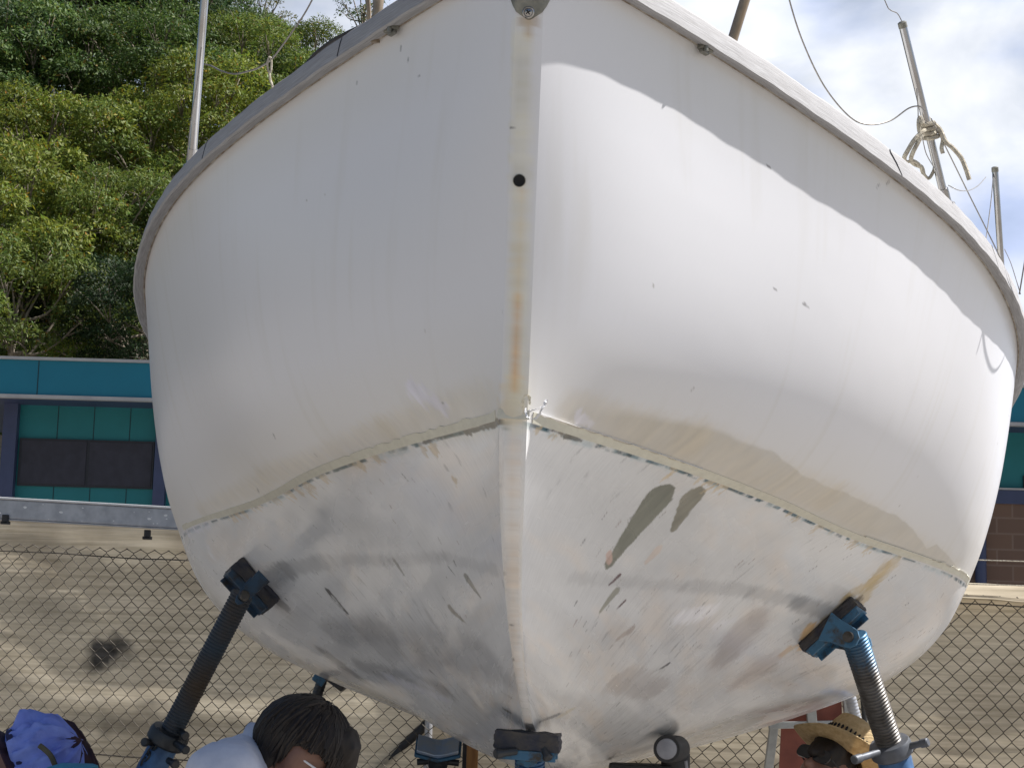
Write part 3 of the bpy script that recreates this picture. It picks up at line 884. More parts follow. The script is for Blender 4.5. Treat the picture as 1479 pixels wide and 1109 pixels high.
# --- hull mesh
NS1, NS2, NT, NB = 600, 50, 210, 310
s_arr = np.concatenate([2.6 * np.linspace(0, 1, NS1) ** 1.25, np.linspace(2.6, 5.4, NS2 + 1)[1:]])
tt = np.linspace(0, 1, NT)
tb = np.linspace(0, 1, NB)
G = hull_grid(s_arr, tt, tb)
ns, ng = G.shape[:2]
girth = np.concatenate([np.zeros((ns, 1)), np.cumsum(np.linalg.norm(np.diff(G, axis=1), axis=-1), 1)], 1)
girth -= girth[:, NT - 1:NT]
# fairness: slow unevenness of a hand-laid hull, a few millimetres
dGs = np.gradient(G, axis=0)
dGt = np.gradient(G, axis=1)
NRM = np.cross(dGs, dGt)
NRM /= np.linalg.norm(NRM, axis=-1, keepdims=True) + 1e-12
if NRM[200, 60, 1] < 0:
    NRM = -NRM
sg = np.repeat(s_arr[:, None], ng, 1)
lump = fbm(np.stack([sg * 3.0, girth * 4.5, sg * 0], -1).reshape(-1, 3), 3, 5).reshape(ns, ng) - .5
fade = np.clip(sg / .25, 0, 1) * np.clip((girth + .30) / .25, .22, 1)
G = G + NRM * (lump * fade * 0.0085)[..., None]
# the stem face is a flat strip with rounded corners
stem_y = np.array([-1, -.55, 0, .55, 1])
stem_x = np.array([0, -.006, -.008, -.006, 0])
right = G.copy()
left = G * np.array([1, -1, 1])
mid = []
for k in range(1, 4):
    q = G[0].copy()
    q[:, 1] = stem_y[k] * G[0, :, 1]
    q[:, 0] += stem_x[k]
    mid.append(q)
cols = np.concatenate([left[::-1], np.stack(mid), right], 0)        # (2ns+3, ng, 3)
nc = cols.shape[0]
side_s = np.concatenate([s_arr[::-1], np.zeros(3), s_arr])
gir = np.concatenate([girth[::-1], np.repeat(girth[:1], 3, 0), girth], 0)
sgn = np.concatenate([-np.ones(ns), np.zeros(3), np.ones(ns)])
V = cols.reshape(-1, 3)
ii, jj = np.meshgrid(np.arange(nc - 1), np.arange(ng - 1), indexing='ij')
a = (ii * ng + jj).ravel()
F = np.stack([a, a + 1, a + ng + 1, a + ng], -1)
# close the bottom between the two halves along the keel line
kq = [((ns - 1 - i) * ng + ng - 1, (ns + 3 + i) * ng + ng - 1, (ns + 4 + i) * ng + ng - 1, (ns - 2 - i) * ng + ng - 1) for i in range(ns - 1)]
F = np.concatenate([F, np.array(kq)], 0)
# colour, painted on the surface: gelcoat above the waterline, sanded primer below
gf = gir.ravel()
sf = np.repeat(side_s[:, None], ng, 1).ravel()
sgf = np.repeat(sgn[:, None], ng, 1).ravel()
top = np.array([0.755, 0.757, 0.790])
bot = np.array([0.715, 0.715, 0.72])
Cc = np.where((gf < 0)[:, None], top, bot)
Gl = np.where(gf < 0, 0.28, 0.25)
P3 = np.stack([sf * 2.2, gf * 5 - sf * 1.2, sgf * 7.7], -1)
pat = fbm(P3, 5, 3)
below = gf >= 0
amp = np.where(below, np.clip((pat - .5) * 2.0, -.6, .6), 0)
Cc *= (1 + amp * .26)[:, None]
warm = fbm(P3 * 1.7 + 31, 4, 9)
Cc[below] *= (1 + np.clip(warm[below] - .52, 0, 1)[:, None] * np.array([.35, .05, -.25]))
Gl += np.where(below, (fbm(P3 * 2.3 + 5, 4, 21) - .5) * .7, 0)
# sanding streaks running aft and down
ac = sf * .94 + gf * .34
al_ = -sf * .34 + gf * .94
stk = fbm(np.stack([ac * 150, al_ * 9, sgf * 3.1], -1), 3, 31)
stk2 = fbm(np.stack([ac * 60, al_ * 14, sgf * 5.1], -1), 3, 37)
reg = fbm(np.stack([sf * 4, gf * 4, sgf * 2.2], -1), 3, 41)
edge_k = np.clip((gf - .1) / .4, 0, 1) * np.clip((sf - .25) / .6, 0, 1)
Cc[below] *= (1 - (np.clip(stk - .55, 0, .3) * .75 * (0.15 + .8 * edge_k))[below][:, None])
sp = np.clip((stk2 - .74 + .05 * edge_k) * 14, 0, 1) * below * np.clip((reg - .44) * 8, 0, 1)
Cc *= (1 - .26 * sp)[:, None]
# dirt runs and yellowing of the topsides
yl = np.clip(1 - np.abs(gf + .05) / .22, 0, 1) * (~below) * (.4 + .8 * fbm(np.stack([sf * 3, gf * 6, sgf], -1), 4, 51))
Cc *= 1 - (yl * .55)[:, None] * np.array([.08, .13, .26])
yl2 = np.clip((np.abs(gf) - .72) / .12, 0, 1) * (~below) * np.clip(sf / .3, 0, 1)
Cc *= 1 - (yl2 * .3)[:, None] * np.array([.10, .12, .22])
rng_ = fbm(np.stack([sf * 40, gf * 2.5, sgf * 2], -1), 3, 61)
Cc *= 1 - ((~below) * np.clip(rng_ - .6, 0, 1) * .25)[:, None] * np.array([.6, .7, 1.])
# old antifouling left along the tape edge
nz = fbm(np.stack([sf * 38, gf * 25, sgf * 9], -1), 4, 71)
bandw = .007 + .010 * fbm(np.stack([sf * 9, sf * 0, sgf * 4], -1), 3, 73)
w = np.clip((nz - .40) * 7, 0, 1) * (gf > .0005) * np.clip((bandw - gf) / .004, 0, 1) * np.clip((sf + .05) / .1, 0, 1)
tealc = np.where((fbm(np.stack([sf * 90, gf * 60, sgf], -1), 2, 77) > .5)[:, None], np.array(lin((28, 62, 76))), np.array(lin((60, 92, 104))))
Cc = Cc * (1 - w[:, None]) + tealc * 1.2 * w[:, None]
w2 = np.clip((fbm(np.stack([sf * 24, gf * 30, sgf * 5 + 3], -1), 3, 79) - .5) * 6, 0, 1) * (gf > .001) * np.clip((.022 - gf) / .008, 0, 1) * .6
Cc = Cc * (1 - w2[:, None]) + np.array(lin((170, 185, 192))) * 1.15 * w2[:, None]
# painted shade: grey-beige band above the sunny side's waterline, its upper edge wavy
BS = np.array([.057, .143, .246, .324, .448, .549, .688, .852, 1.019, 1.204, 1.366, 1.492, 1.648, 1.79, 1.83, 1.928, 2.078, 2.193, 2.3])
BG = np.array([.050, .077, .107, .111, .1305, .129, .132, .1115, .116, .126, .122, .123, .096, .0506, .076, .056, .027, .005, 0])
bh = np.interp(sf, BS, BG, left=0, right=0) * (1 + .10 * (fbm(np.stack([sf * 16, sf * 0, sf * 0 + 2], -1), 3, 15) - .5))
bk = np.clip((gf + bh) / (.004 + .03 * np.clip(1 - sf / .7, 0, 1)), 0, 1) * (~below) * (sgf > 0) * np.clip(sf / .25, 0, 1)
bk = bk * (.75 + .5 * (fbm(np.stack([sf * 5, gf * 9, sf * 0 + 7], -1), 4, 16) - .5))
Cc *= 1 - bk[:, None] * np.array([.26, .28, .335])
# nicks and scratches scattered over the sanded bottom, specks on the topsides
NICK = []
for k in range(250):
    low = k < 238
    s_ = RNG.uniform(.25, 2.2) if low else RNG.uniform(.1, 2.2)
    g_ = RNG.uniform(.05, 1.0) if low else -RNG.uniform(.05, .75)
    sd = RNG.choice([-1, 1])
    L = RNG.uniform(.004, .028) if low else RNG.uniform(.001, .006)
    q = []
    for t_ in (0, 1):
        i_ = int(np.clip(np.searchsorted(s_arr, s_ - .34 * L * t_), 1, ns - 1))
        j_ = int(np.abs(girth[i_] - (g_ + .94 * L * t_)).argmin())
        q.append(tuple(G[i_, j_] * np.array([1, sd, 1])))
    if low:
        c_ = [(84, 80, 78), (104, 98, 92), (70, 66, 68), (196, 196, 198), (120, 100, 95)][int(RNG.integers(0, 5))]
    else:
        c_ = (150, 147, 143)
    NICK.append((c_, q[0], q[1], RNG.uniform(.0012, .0030), .001, RNG.uniform(.35, .85), .0028, .2))
# individual stains, repairs, scrapes, painted reflections, highlights and shade (centre line, radii in metres)
for c, pa, pb, r1, r2, st, so_, nzv in MARKS + NICK:
    pa_, pb_ = np.array(pa), np.array(pb)
    rm = max(r1, r2) * 1.15 + so_ * 1.5 + .01
    lo_, hi_ = np.minimum(pa_, pb_) - rm, np.maximum(pa_, pb_) + rm
    idx = np.where(((V > lo_) & (V < hi_)).all(1))[0]
    if not len(idx):
        continue
    ab = pb_ - pa_
    t_ = np.clip(((V[idx] - pa_) @ ab) / (ab @ ab + 1e-9), 0, 1)
    dist = np.linalg.norm(V[idx] - pa_ - t_[:, None] * ab, axis=1)
    rr = (r1 + (r2 - r1) * t_) * 1.12
    n_ = fbm(np.stack([ac[idx] * 130, al_[idx] * 45, sgf[idx]], -1), 3, 83) - .5
    edge = (rr - dist + n_ * nzv * 4 * np.minimum(rr, .02)) / max(so_, .002) + .5
    k = np.clip(edge, 0, 1)
    k = k * k * (3 - 2 * k) * st
    if nzv >= .3:
        k = k * np.clip(.45 + 1.1 * fbm(np.stack([ac[idx] * 30, al_[idx] * 12, sgf[idx]], -1), 3, 87), 0, 1)
    col = np.array(lin(c)) * np.where(V[idx, 2] > 0.003, 1.32, 1.45)[:, None]
    col = col * (1 + .55 * (fbm(np.stack([ac[idx] * 70, al_[idx] * 16, sgf[idx]], -1), 4, 89) - .5))[:, None]
    Cc[idx] = Cc[idx] * (1 - k[:, None]) + col * k[:, None]
Cc = np.clip(Cc, .004, .9)
me = bpy.data.meshes.new('hull')
me.vertices.add(len(V))
me.vertices.foreach_set('co', tow(V).astype(np.float32).ravel())
me.loops.add(F.size)
me.loops.foreach_set('vertex_index', F.astype(np.int32).ravel())
me.polygons.add(len(F))
me.polygons.foreach_set('loop_start', np.arange(0, F.size, 4, dtype=np.int32))
me.polygons.foreach_set('use_smooth', np.ones(len(F), bool))
me.update(calc_edges=True)
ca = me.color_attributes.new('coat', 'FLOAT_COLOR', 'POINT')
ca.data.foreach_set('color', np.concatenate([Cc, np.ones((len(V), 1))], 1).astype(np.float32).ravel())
ga_ = me.attributes.new('gloss', 'FLOAT', 'POINT')
ga_.data.foreach_set('value', np.clip(Gl, .18, .8).astype(np.float32))
pr_a = me.attributes.new('primer', 'FLOAT', 'POINT')
pr_a.data.foreach_set('value', np.where(gf < 0, .10, 1.0).astype(np.float32))
uvl = me.attributes.new('lay', 'FLOAT_VECTOR', 'POINT')
uvl.data.foreach_set('vector', np.stack([ac, al_, sgf], -1).astype(np.float32).ravel())
ev = np.empty(len(me.edges) * 2, np.int32)
me.edges.foreach_get('vertices', ev)
ec = (ev.reshape(-1, 2) // ng)
shp_ = (ec[:, 0] == ec[:, 1]) & ((ec[:, 0] == ns - 1) | (ec[:, 0] == ns + 3))
sa_ = me.attributes.new('sharp_edge', 'BOOLEAN', 'EDGE')
sa_.data.foreach_set('value', shp_)
# outward faces
pn = me.polygons[(nc - 200) * (ng - 1) // 1 if False else (ns + 3 + 200) * (ng - 1) + 60].normal
if pn.x < 0:
    me.flip_normals()


def hull_mat():
    mt, t, b, o = newmat('hull_coat')
    c = t.nodes.new('ShaderNodeAttribute')
    c.attribute_name = 'coat'
    g = t.nodes.new('ShaderNodeAttribute')
    g.attribute_name = 'gloss'
    l = t.nodes.new('ShaderNodeAttribute')
    l.attribute_name = 'lay'
    mpn = t.nodes.new('ShaderNodeMapping')
    mpn.inputs['Scale'].default_value = (260, 14, 5)
    t.links.new(l.outputs['Vector'], mpn.inputs['Vector'])
    n = t.nodes.new('ShaderNodeTexNoise')
    n.inputs['Scale'].default_value = 1
    n.inputs['Detail'].default_value = 5
    t.links.new(mpn.outputs[0], n.inputs['Vector'])
    mr = t.nodes.new('ShaderNodeMapRange')
    lw = t.nodes.new('ShaderNodeAttribute')
    lw.attribute_name = 'primer'
    m1 = t.nodes.new('ShaderNodeMath')
    m1.operation = 'SUBTRACT'
    m1.inputs[1].default_value = .5
    t.links.new(n.outputs['Fac'], m1.inputs[0])
    m2 = t.nodes.new('ShaderNodeMath')
    m2.operation = 'MULTIPLY'
    t.links.new(m1.outputs[0], m2.inputs[0])
    t.links.new(lw.outputs['Fac'], m2.inputs[1])
    mr.inputs['From Min'].default_value = -.5
    mr.inputs['From Max'].default_value = .5
    mr.inputs['To Min'].default_value = .88
    mr.inputs['To Max'].default_value = 1.12
    t.links.new(m2.outputs[0], mr.inputs['Value'])
    mu = t.nodes.new('ShaderNodeVectorMath')
    mu.operation = 'SCALE'
    t.links.new(c.outputs['Color'], mu.inputs[0])
    t.links.new(mr.outputs[0], mu.inputs['Scale'])
    t.links.new(mu.outputs[0], b.inputs['Base Color'])
    t.links.new(g.outputs['Fac'], b.inputs['Roughness'])
    b.inputs['Specular IOR Level'].default_value = 0.4
    bp = t.nodes.new('ShaderNodeBump')
    bp.inputs['Strength'].default_value = .12
    bp.inputs['Distance'].default_value = .002
    t.links.new(m2.outputs[0], bp.inputs['Height'])
    t.links.new(bp.outputs[0], b.inputs['Normal'])
    return mt


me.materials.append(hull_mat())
hull = bpy.data.objects.new('hull', me)
COL.objects.link(hull)
link(hull, boat)

# --- rub rail, one timber along each side
s_r = np.concatenate([np.linspace(0.0, 2.6, 140), np.linspace(2.65, 5.4, 40)])
SH = hull_grid(s_r, np.array([0., 1.]), np.array([0., 1.]))[:, 0]
TAN = np.gradient(SH, axis=0)
TAN /= np.linalg.norm(TAN, axis=1)[:, None]
OUTW = np.stack([-TAN[:, 1], TAN[:, 0], 0 * s_r], -1)
OUTW[:, :] /= np.linalg.norm(OUTW, axis=1)[:, None]
RW, RH = 0.036, 0.053
prof = [(-.02, .004), (.0, .001), (RW - .005, -.011), (RW, -.007), (RW - .003, RH * .33), (RW - .006, RH * .66), (RW - .009, RH - .008), (RW - .016, RH), (-.03, RH)]


def rail_pt(i, a, h, sd):
    p = SH[i] + OUTW[i] * a + np.array([0, 0, h])
    return b2w((p[0], p[1] * sd, p[2]))


def rail_s(s, a, h, sd):
    i = int(np.abs(s_r - s).argmin())
    return rail_pt(i, a, h, sd)


lenr = np.concatenate([[0], np.cumsum(np.linalg.norm(np.diff(SH, axis=0), axis=1))])
for sd in (-1, 1):
    vs, fs, uv = [], [], []
    npf = len(prof)
    for i in range(len(s_r)):
        wob = 0.0006 * math.sin(lenr[i] * 21) + 0.0005 * math.sin(lenr[i] * 57 + 1)
        for k, (a_, h_) in enumerate(prof):
            vs.append(rail_pt(i, a_ + wob * (a_ > 0), h_ + wob * .6, sd))
            uv.append((lenr[i] * .5 + sd, k * .012))
    for i in range(len(s_r) - 1):
        for k in range(npf - 1):
            q = (i * npf + k, i * npf + k + 1, (i + 1) * npf + k + 1, (i + 1) * npf + k)
            fs.append(q if sd > 0 else q[::-1])
    fs.append(tuple(range(npf)) if sd < 0 else tuple(range(npf))[::-1])
    mb = MB().add(vs, fs)
    ro = mb.build('rub_rail', M['wood_grey'], boat, True, 22)
    uvl2 = ro.data.uv_layers.new(name='UVMap')
    for lp in ro.data.loops:
        uvl2.data[lp.index].uv = uv[lp.vertex_index]
    # scarf joints
    for sj in ((.43, .93, 1.9) if sd < 0 else (.86, 1.45, 2.3)):
        i = int(np.abs(s_r - sj).argmin())
        pts = [rail_pt(i, RW + .0002, -.006, sd), rail_pt(i, RW - .0040, RH * .5, sd), rail_pt(i, RW - .0082, RH - .008, sd)]
        if sd > 0:
            pts = [rail_pt(i + 1, RW + .0002, -.006, sd), rail_pt(i, RW - .0028, RH * .35, sd), rail_pt(i - 1, RW - .0060, RH * .7, sd), rail_pt(i - 1, RW - .0082, RH - .008, sd)]
        MB().tube(pts, .0013, 6).build('scarf_joint', M['frame_dk'], ro)
    # seam of old sealant under the rail
    sm_ = MB()
    sm_.tube([rail_pt(i, .0025, -.0005, sd) for i in range(0, 165)], .0022, 6)
    sm_.build('sealant_bead', simple('brown_sealant', (.20, .155, .115), (.46, .42, .36), .8, scale=30), ro)

# --- lugs below the rail
for sd, s_ in ((-1, .30), (1, .33)):
    i = int(np.abs(s_r - s_).argmin())
    c = rail_pt(i, .016, -.008, sd)
    x = (rail_pt(i + 2, 0, 0, sd) - rail_pt(i - 2, 0, 0, sd)).normalized()
    y = (rail_pt(i, .1, 0, sd) - rail_pt(i, 0, 0, sd)).normalized()
    fr = Matrix((x, y, x.cross(y))).transposed()
    mb = MB().box(c, (.034, .020, .012), fr, .003)
    mb.tube([c - x * .010 + y * .012 + Vector((0, 0, -.003)), c - x * .010 + y * .012 - Vector((0, 0, .014))], .005, 8)
    mb.box(c - x * .004 - Vector((0, 0, .010)), (.022, .012, .008), fr, .002)
    mb.build('rail_lug', M['bronze'], boat)

# --- bow plate with its screw, drain hole in the stem


def stem_at(t, y=0.0, off=0.0):
    """point on the stem face; t 0 sheer .. 1 waterline"""
    q = hull_grid(np.array([0.]), np.array([t]), np.array([1.]))[0, 0]
    return Vector((q[0] - .008 - off, y, q[2]))


STM = (stem_at(1) - stem_at(0)).normalized()
outl = []
for k in range(15):
    w_ = -1 + 2 * k / 14
    outl.append((w_ * .060, -.135 + .105 * abs(w_) ** 2.0))
vs, fs = [], []
rows = 10
tip_z = 0.779
for r_ in range(rows + 1):
    u = r_ / rows
    for k in range(15):
        w_ = -1 + 2 * k / 14
        yy = w_ * .066 * (0.05 + .95 * u ** .42)
        zz = tip_z + .15 * u
        q = hull_grid(np.array([0.]), np.array([np.clip((HP['Zs'][0] - zz) / HP['Zs'][0], 0, 1)]), np.array([1.]))[0, 0]
        bend = max(0, abs(yy) - .026)
        vs.append(Vector((q[0] - .0125 + bend * 1.05, yy, zz)))
nn = len(vs)
vs2 = [v + Vector((.0035, 0, 0)) for v in vs]
for r_ in range(rows):
    for k in range(14):
        q = (r_ * 15 + k, r_ * 15 + k + 1, (r_ + 1) * 15 + k + 1, (r_ + 1) * 15 + k)
        fs += [q, tuple(i + nn for i in q[::-1])]
bd = [k for k in range(15)] + [r_ * 15 + 14 for r_ in range(1, rows + 1)] + [rows * 15 + k for k in range(13, -1, -1)] + [r_ * 15 for r_ in range(rows - 1, 0, -1)]
for a_, b_ in zip(bd, bd[1:] + bd[:1]):
    fs.append((a_, b_, b_ + nn, a_ + nn))
plate = MB().add([b2w(v) for v in vs + vs2], fs).build('bow_plate', M['bronze'], boat, True, 40)
ax = (BM.to_3x3() @ Vector((-1, 0, -.33))).normalized()
sc = b2w(stem_at((HP['Zs'][0] - .793) / HP['Zs'][0], -.001, .0045))
mb = MB().lathe(sc - ax * .004, ax, [(0, .0125), (.005, .0125), (.007, .0105), (.007, .0095), (.005, .009), (.0058, .0078), (.0075, .004), (.0078, .001)], 20)
mb.build('screw', M['steel'], plate, True, 30)
mb = MB()
uy = BM.to_3x3() @ Vector((0, 1, 0))
uz = ax.cross(uy)
for r_ in (R_(35), R_(125)):
    d_ = uy * math.cos(r_) + uz * math.sin(r_)
    mb.tube([sc + ax * .0038 - d_ * .0055, sc + ax * .0038 + d_ * .0055], .0013, 6)
mb.build('screw_slot', M['hole'], plate)
hc = b2w(stem_at((HP['Zs'][0] - .471) / HP['Zs'][0], -.0065, 0.0))
mb = MB().lathe(hc - ax * .004, ax, [(0, .0125), (.0052, .0125), (.0056, .0115), (.0052, .0108), (.0050, .0001)], 24)
dh = mb.build('drain_hole', M['hole'], boat, True, 30)
MB().lathe(hc - ax * .004, ax, [(.004, .0136), (.0056, .0133), (.0058, .0122), (.0045, .0120)], 24, False).build('fitting_ring', M['bronze'], dh, True)

# --- masking tape along the waterline


def off_hull(s, g, sd, off):
    """surface point at station s and girth g (negative above the waterline), pushed out by off"""
    i = np.clip(np.searchsorted(s_arr, s), 1, ns - 1)
    j = int(np.abs(girth[i] - g).argmin())
    p = G[i, j] + NRM[i, j] * off
    return b2w((p[0], p[1] * sd, p[2]))


def strip(s0, s1, g0, g1, sd, off, name, mat, n=90, ragged=0.0):
    vs, fs = [], []
    for k in range(n + 1):
        s_ = s0 + (s1 - s0) * k / n
        rg = ragged * (vnoise(np.array([[s_ * 60, sd, 0.]]))[0] - .5)
        lower, upper = off_hull(s_, g1, sd, off), off_hull(s_, g0 + rg, sd, off)
        vs += [upper, lower, off_hull(s_, g0 + rg, sd, off * .1), off_hull(s_, g1, sd, off * .1)]
    for k in range(n):
        b_ = 4 * k
        fs += [(b_, b_ + 1, b_ + 5, b_ + 4), (b_ + 2, b_, b_ + 4, b_ + 6), (b_ + 1, b_ + 3, b_ + 7, b_ + 5)]
    fs += [(0, 2, 3, 1), (4 * n, 4 * n + 1, 4 * n + 3, 4 * n + 2)]
    return MB().add(vs, fs).build(name, mat, boat, True, 50)


tpr = strip(.012, 2.35, -.021, -.002, 1, .0016, 'masking_tape', M['tape'], 160, .0012)
tpl = strip(.012, 2.1, -.021, -.002, -1, .0016, 'masking_tape', M['tape'], 160, .0012)
lift = strip(.02, .52, -.0245, -.0212, 1, .0045, 'lifted_tape_edge', M['whiteplastic'], 60, .002)
lift2 = strip(1.45, 2.3, -.0245, -.0215, 1, .004, 'lifted_tape_edge', M['tape'], 60, .002)
# band across the stem
vs = [b2w(stem_at(1 - .03 / .9 * 0, y_, .0016) + Vector((0, 0, z_))) for z_ in (.022, .002) for y_ in (-.034, -.017, 0, .017, .034)]
MB().add(vs, [(k, k + 5, k + 6, k + 1) for k in range(4)]).build('masking_tape', M['tape'], boat)


def curl(pts, wd, name, mat, seed):
    rnd = random.Random(seed)
    P = curve_pts(pts, 8)
    vs, fs = [], []
    for i, p in enumerate(P):
        w_ = Vector((rnd.uniform(.3, 1), rnd.uniform(-.5, .5), rnd.uniform(-.6, .6))).normalized() * wd * (.7 + .5 * rnd.random())
        vs += [p - w_ * .5, p + w_ * .5]
    for i in range(len(P) - 1):
        fs.append((2 * i, 2 * i + 1, 2 * i + 3, 2 * i + 2))
    o = MB().add(vs, fs).build(name, mat, boat)
    sd_ = o.modifiers.new('thickness', 'SOLIDIFY')
    sd_.thickness = .0006
    return o


D0 = 3.60
curl([at(757, 598, D0), at(755, 582, D0 - .02), at(758, 571, D0 - .03), at(764, 572, D0 - .02), at(765, 584, D0 - .01)], .007, 'torn_tape', M['tape'], 3)
curl([at(758, 590, D0), at(762, 602, D0 - .02), at(774, 604, D0 - .02), at(783, 590, D0 - .03), at(789, 577, D0 - .02), at(787, 585, D0 - .01), at(776, 590, D0 - .02), at(763, 594, D0 - .01)], .006, 'torn_tape', M['whiteplastic'], 5)

# --- deck, transom, keel
vs, fs = [], []
nd = len(s_r)
for i in range(nd):
    for sd in (-1, -.5, 0, .5, 1):
        p = SH[i]
        vs.append(b2w((p[0], p[1] * sd * 1.0, p[2] + .02 + .05 * (1 - sd * sd))))
for i in range(nd - 1):
    for k in range(4):
        fs.append((i * 5 + k, i * 5 + k + 1, i * 5 + k + 6, i * 5 + k + 5))
MB().add(vs, fs).build('deck', M['deck'], boat, True)
TR = G[-1]
vs = [b2w((p[0], p[1], p[2])) for p in TR[::12]] + [b2w((p[0], -p[1], p[2])) for p in TR[::12]]
n_ = len(TR[::12])
MB().add(vs, [(k, k + 1, n_ + k + 1, n_ + k) for k in range(n_ - 1)]).build('transom', M['deck'], boat)
vs, fs = [], []
kx = np.linspace(0, 1, 26)
kz = np.linspace(0, 1, 10)
for z_ in kz:
    x0_, x1_ = 2.35 + .55 * z_, 4.6 - .35 * z_
    th = .055 + .20 * (1 - z_) ** 8
    ring = []
    for sgn_ in (1, -1):
        for u in (kx if sgn_ > 0 else kx[::-1][1:-1]):
            hth = th * (1.48 * math.sqrt(u) - .63 * u - 1.76 * u * u + 1.42 * u ** 3 - .51 * u ** 4) * 1.0
            ring.append(b2w((x0_ + (x1_ - x0_) * u, sgn_ * hth, -.66 - .62 * z_)))
    vs += ring
nr = len(vs) // 10
for r_ in range(9):
    for k in range(nr):
        fs.append((r_ * nr + k, r_ * nr + (k + 1) % nr, (r_ + 1) * nr + (k + 1) % nr, (r_ + 1) * nr + k))
fs.append(tuple(9 * nr + k for k in range(nr)))
MB().add(vs, fs).build('keel', M['keel'], boat, True)
cab = MB()
for (x_, y_, z_, hx, hy, hz) in ((2.75, 0, .86, 2.1, 1.3, .24),):
    cab.box(b2w((x_, y_, z_)), (hx, hy, hz), BM.to_3x3(), .06)
cab.build('cabin_top', M['deck'], boat, True)

# --- stanchions, pulpit, lifelines


def stanchion(bpx, tpx, dep_b, dep_t, r, name='stanchion'):
    a_, b_ = at(*bpx, dep_b), at(*tpx, dep_t)
    mb = MB().tube([a_ + (b_ - a_) * t for t in (0, .5, .985, 1)], [r, r, r, r * .8], 14)
    st = mb.build(name, M['steel'], boat, True)
    MB().lathe(a_ - (b_ - a_).normalized() * .005, (b_ - a_), [(0, r * 2.2), (.006, r * 2.2), (.012, r * 1.45), (.05, r * 1.4)], 16).build('base_socket', M['steel'], st, True)
    MB().lathe(b_ - (b_ - a_).normalized() * .012, (b_ - a_), [(0, r * 1.12), (.014, r * 1.1), (.017, r * .6)], 14).build('end_cap', M['bronze'], st, True)
    return st


stR = stanchion((1367, 296), (1303, 34), 4.60, 4.46, .0105)
stL = stanchion((277, 240), (299, -48), 4.66, 4.55, .0105)
stR2 = stanchion((1452, 470), (1437, 243), 5.42, 5.36, .0098)
# pulpit: legs each side of the bow and a rail above the picture
dl, dr_ = 3.90, 3.90
pl = [at(541, 62, dl), at(546, 20, dl), at(556, -60, dl - .02), at(590, -210, dl - .06), at(660, -300, dl - .3), at(765, -345, dl - .42), at(890, -310, dl - .3), at(1010, -205, dl - .06), at(1088, -35, dr_ - .02), at(1075, 12, dr_), at(1056, 80, dr_)]
pl = [at(541, 62, dl), at(545, 22, dl), at(553, -60, dl), at(566, -150, dl - .03), at(640, -235, dl - .2), at(765, -262, dl - .36), at(930, -235, dl - .2), at(1122, -150, dl - .03), at(1096, -60, dr_), at(1076, 0, dr_), at(1050, 84, dr_)]
MB().tube(curve_pts(pl, 10), .0118, 12).build('pulpit', M['tan_tube'], boat, True)
MB().tube([at(533, 64, 3.93), at(533, 20, 3.93), at(529, -40, 3.93), at(524, -160, 3.93)], .0055, 8).build('pulpit_brace', M['tan_tube'], boat, True)
wires = [
    ([at(1128, -60, 4.1), at(1140, 0, 4.13), at(1160, 62, 4.18), at(1190, 124, 4.26), at(1225, 167, 4.34), at(1252, 180, 4.38), at(1285, 175, 4.42), at(1312, 157, 4.44), at(1328, 154, 4.43), at(1336, 160, 4.44)], .0021),
    ([at(1262, -40, 4.4), at(1280, 6, 4.41), at(1286, 15, 4.41), at(1296, 20, 4.42), at(1303, 32, 4.42)], .0014),
    ([at(1345, 172, 4.44), at(1372, 225, 4.7), at(1400, 282, 4.9), at(1425, 332, 4.95), at(1444, 372, 4.98), at(1452, 398, 4.98), at(1457, 415, 4.99)], .0019),
    ([at(1370, 268, 4.50), at(1385, 275, 4.6), at(1400, 275, 4.8), at(1413, 268, 5.0), at(1424, 256, 5.2)], .0013),
    ([at(1435, 250, 5.36), at(1432, 285, 5.3), at(1427, 325, 5.2), at(1424, 345, 5.1)], .0016),
    ([at(1332, 198, 4.44), at(1337, 220, 4.46), at(1344, 234, 4.48), at(1352, 246, 4.48)], .0013),
    ([at(1324, 128, 4.43), at(1326, 160, 4.44), at(1326, 178, 4.44)], .0014),
    ([at(1451, 360, 5.36), at(1460, 380, 5.2), at(1468, 405, 5.1), at(1474, 425, 5.08)], .0014),
    ([at(296, 93, 4.52), at(306, 96, 4.48), at(320, 103, 4.42), at(338, 107, 4.36), at(356, 104, 4.3), at(374, 98, 4.25), at(392, 86, 4.2), at(408, 66, 4.15), at(425, 42, 4.1), at(440, 20, 4.06), at(455, -8, 4.02), at(480, -60, 3.97)], .0022),
    ([at(291, 68, 4.51), at(285, 120, 4.53), at(276, 175, 4.55), at(270, 232, 4.57)], .0018),
]
for P, r in wires:
    MB().tube(curve_pts(P, 8), r, 6).build('lifeline', M['wire'], boat, True)
# slack wire over the side: hangs from the quarter and throws its loop of shadow on the topside


def ray_hull(px, py, sd):
    d_ = None
    best = None
    Wd = HWD[sd]
    pr = HPX[sd]
    D2 = (pr[..., 0] - px) ** 2 + (pr[..., 1] - py) ** 2
    dep = HDP[sd]
    mk = np.where(D2 < max(6.0, D2.min() * 1.5), dep, 1e9)
    k = np.unravel_index(mk.argmin(), mk.shape)
    return Vector(Wd[k])


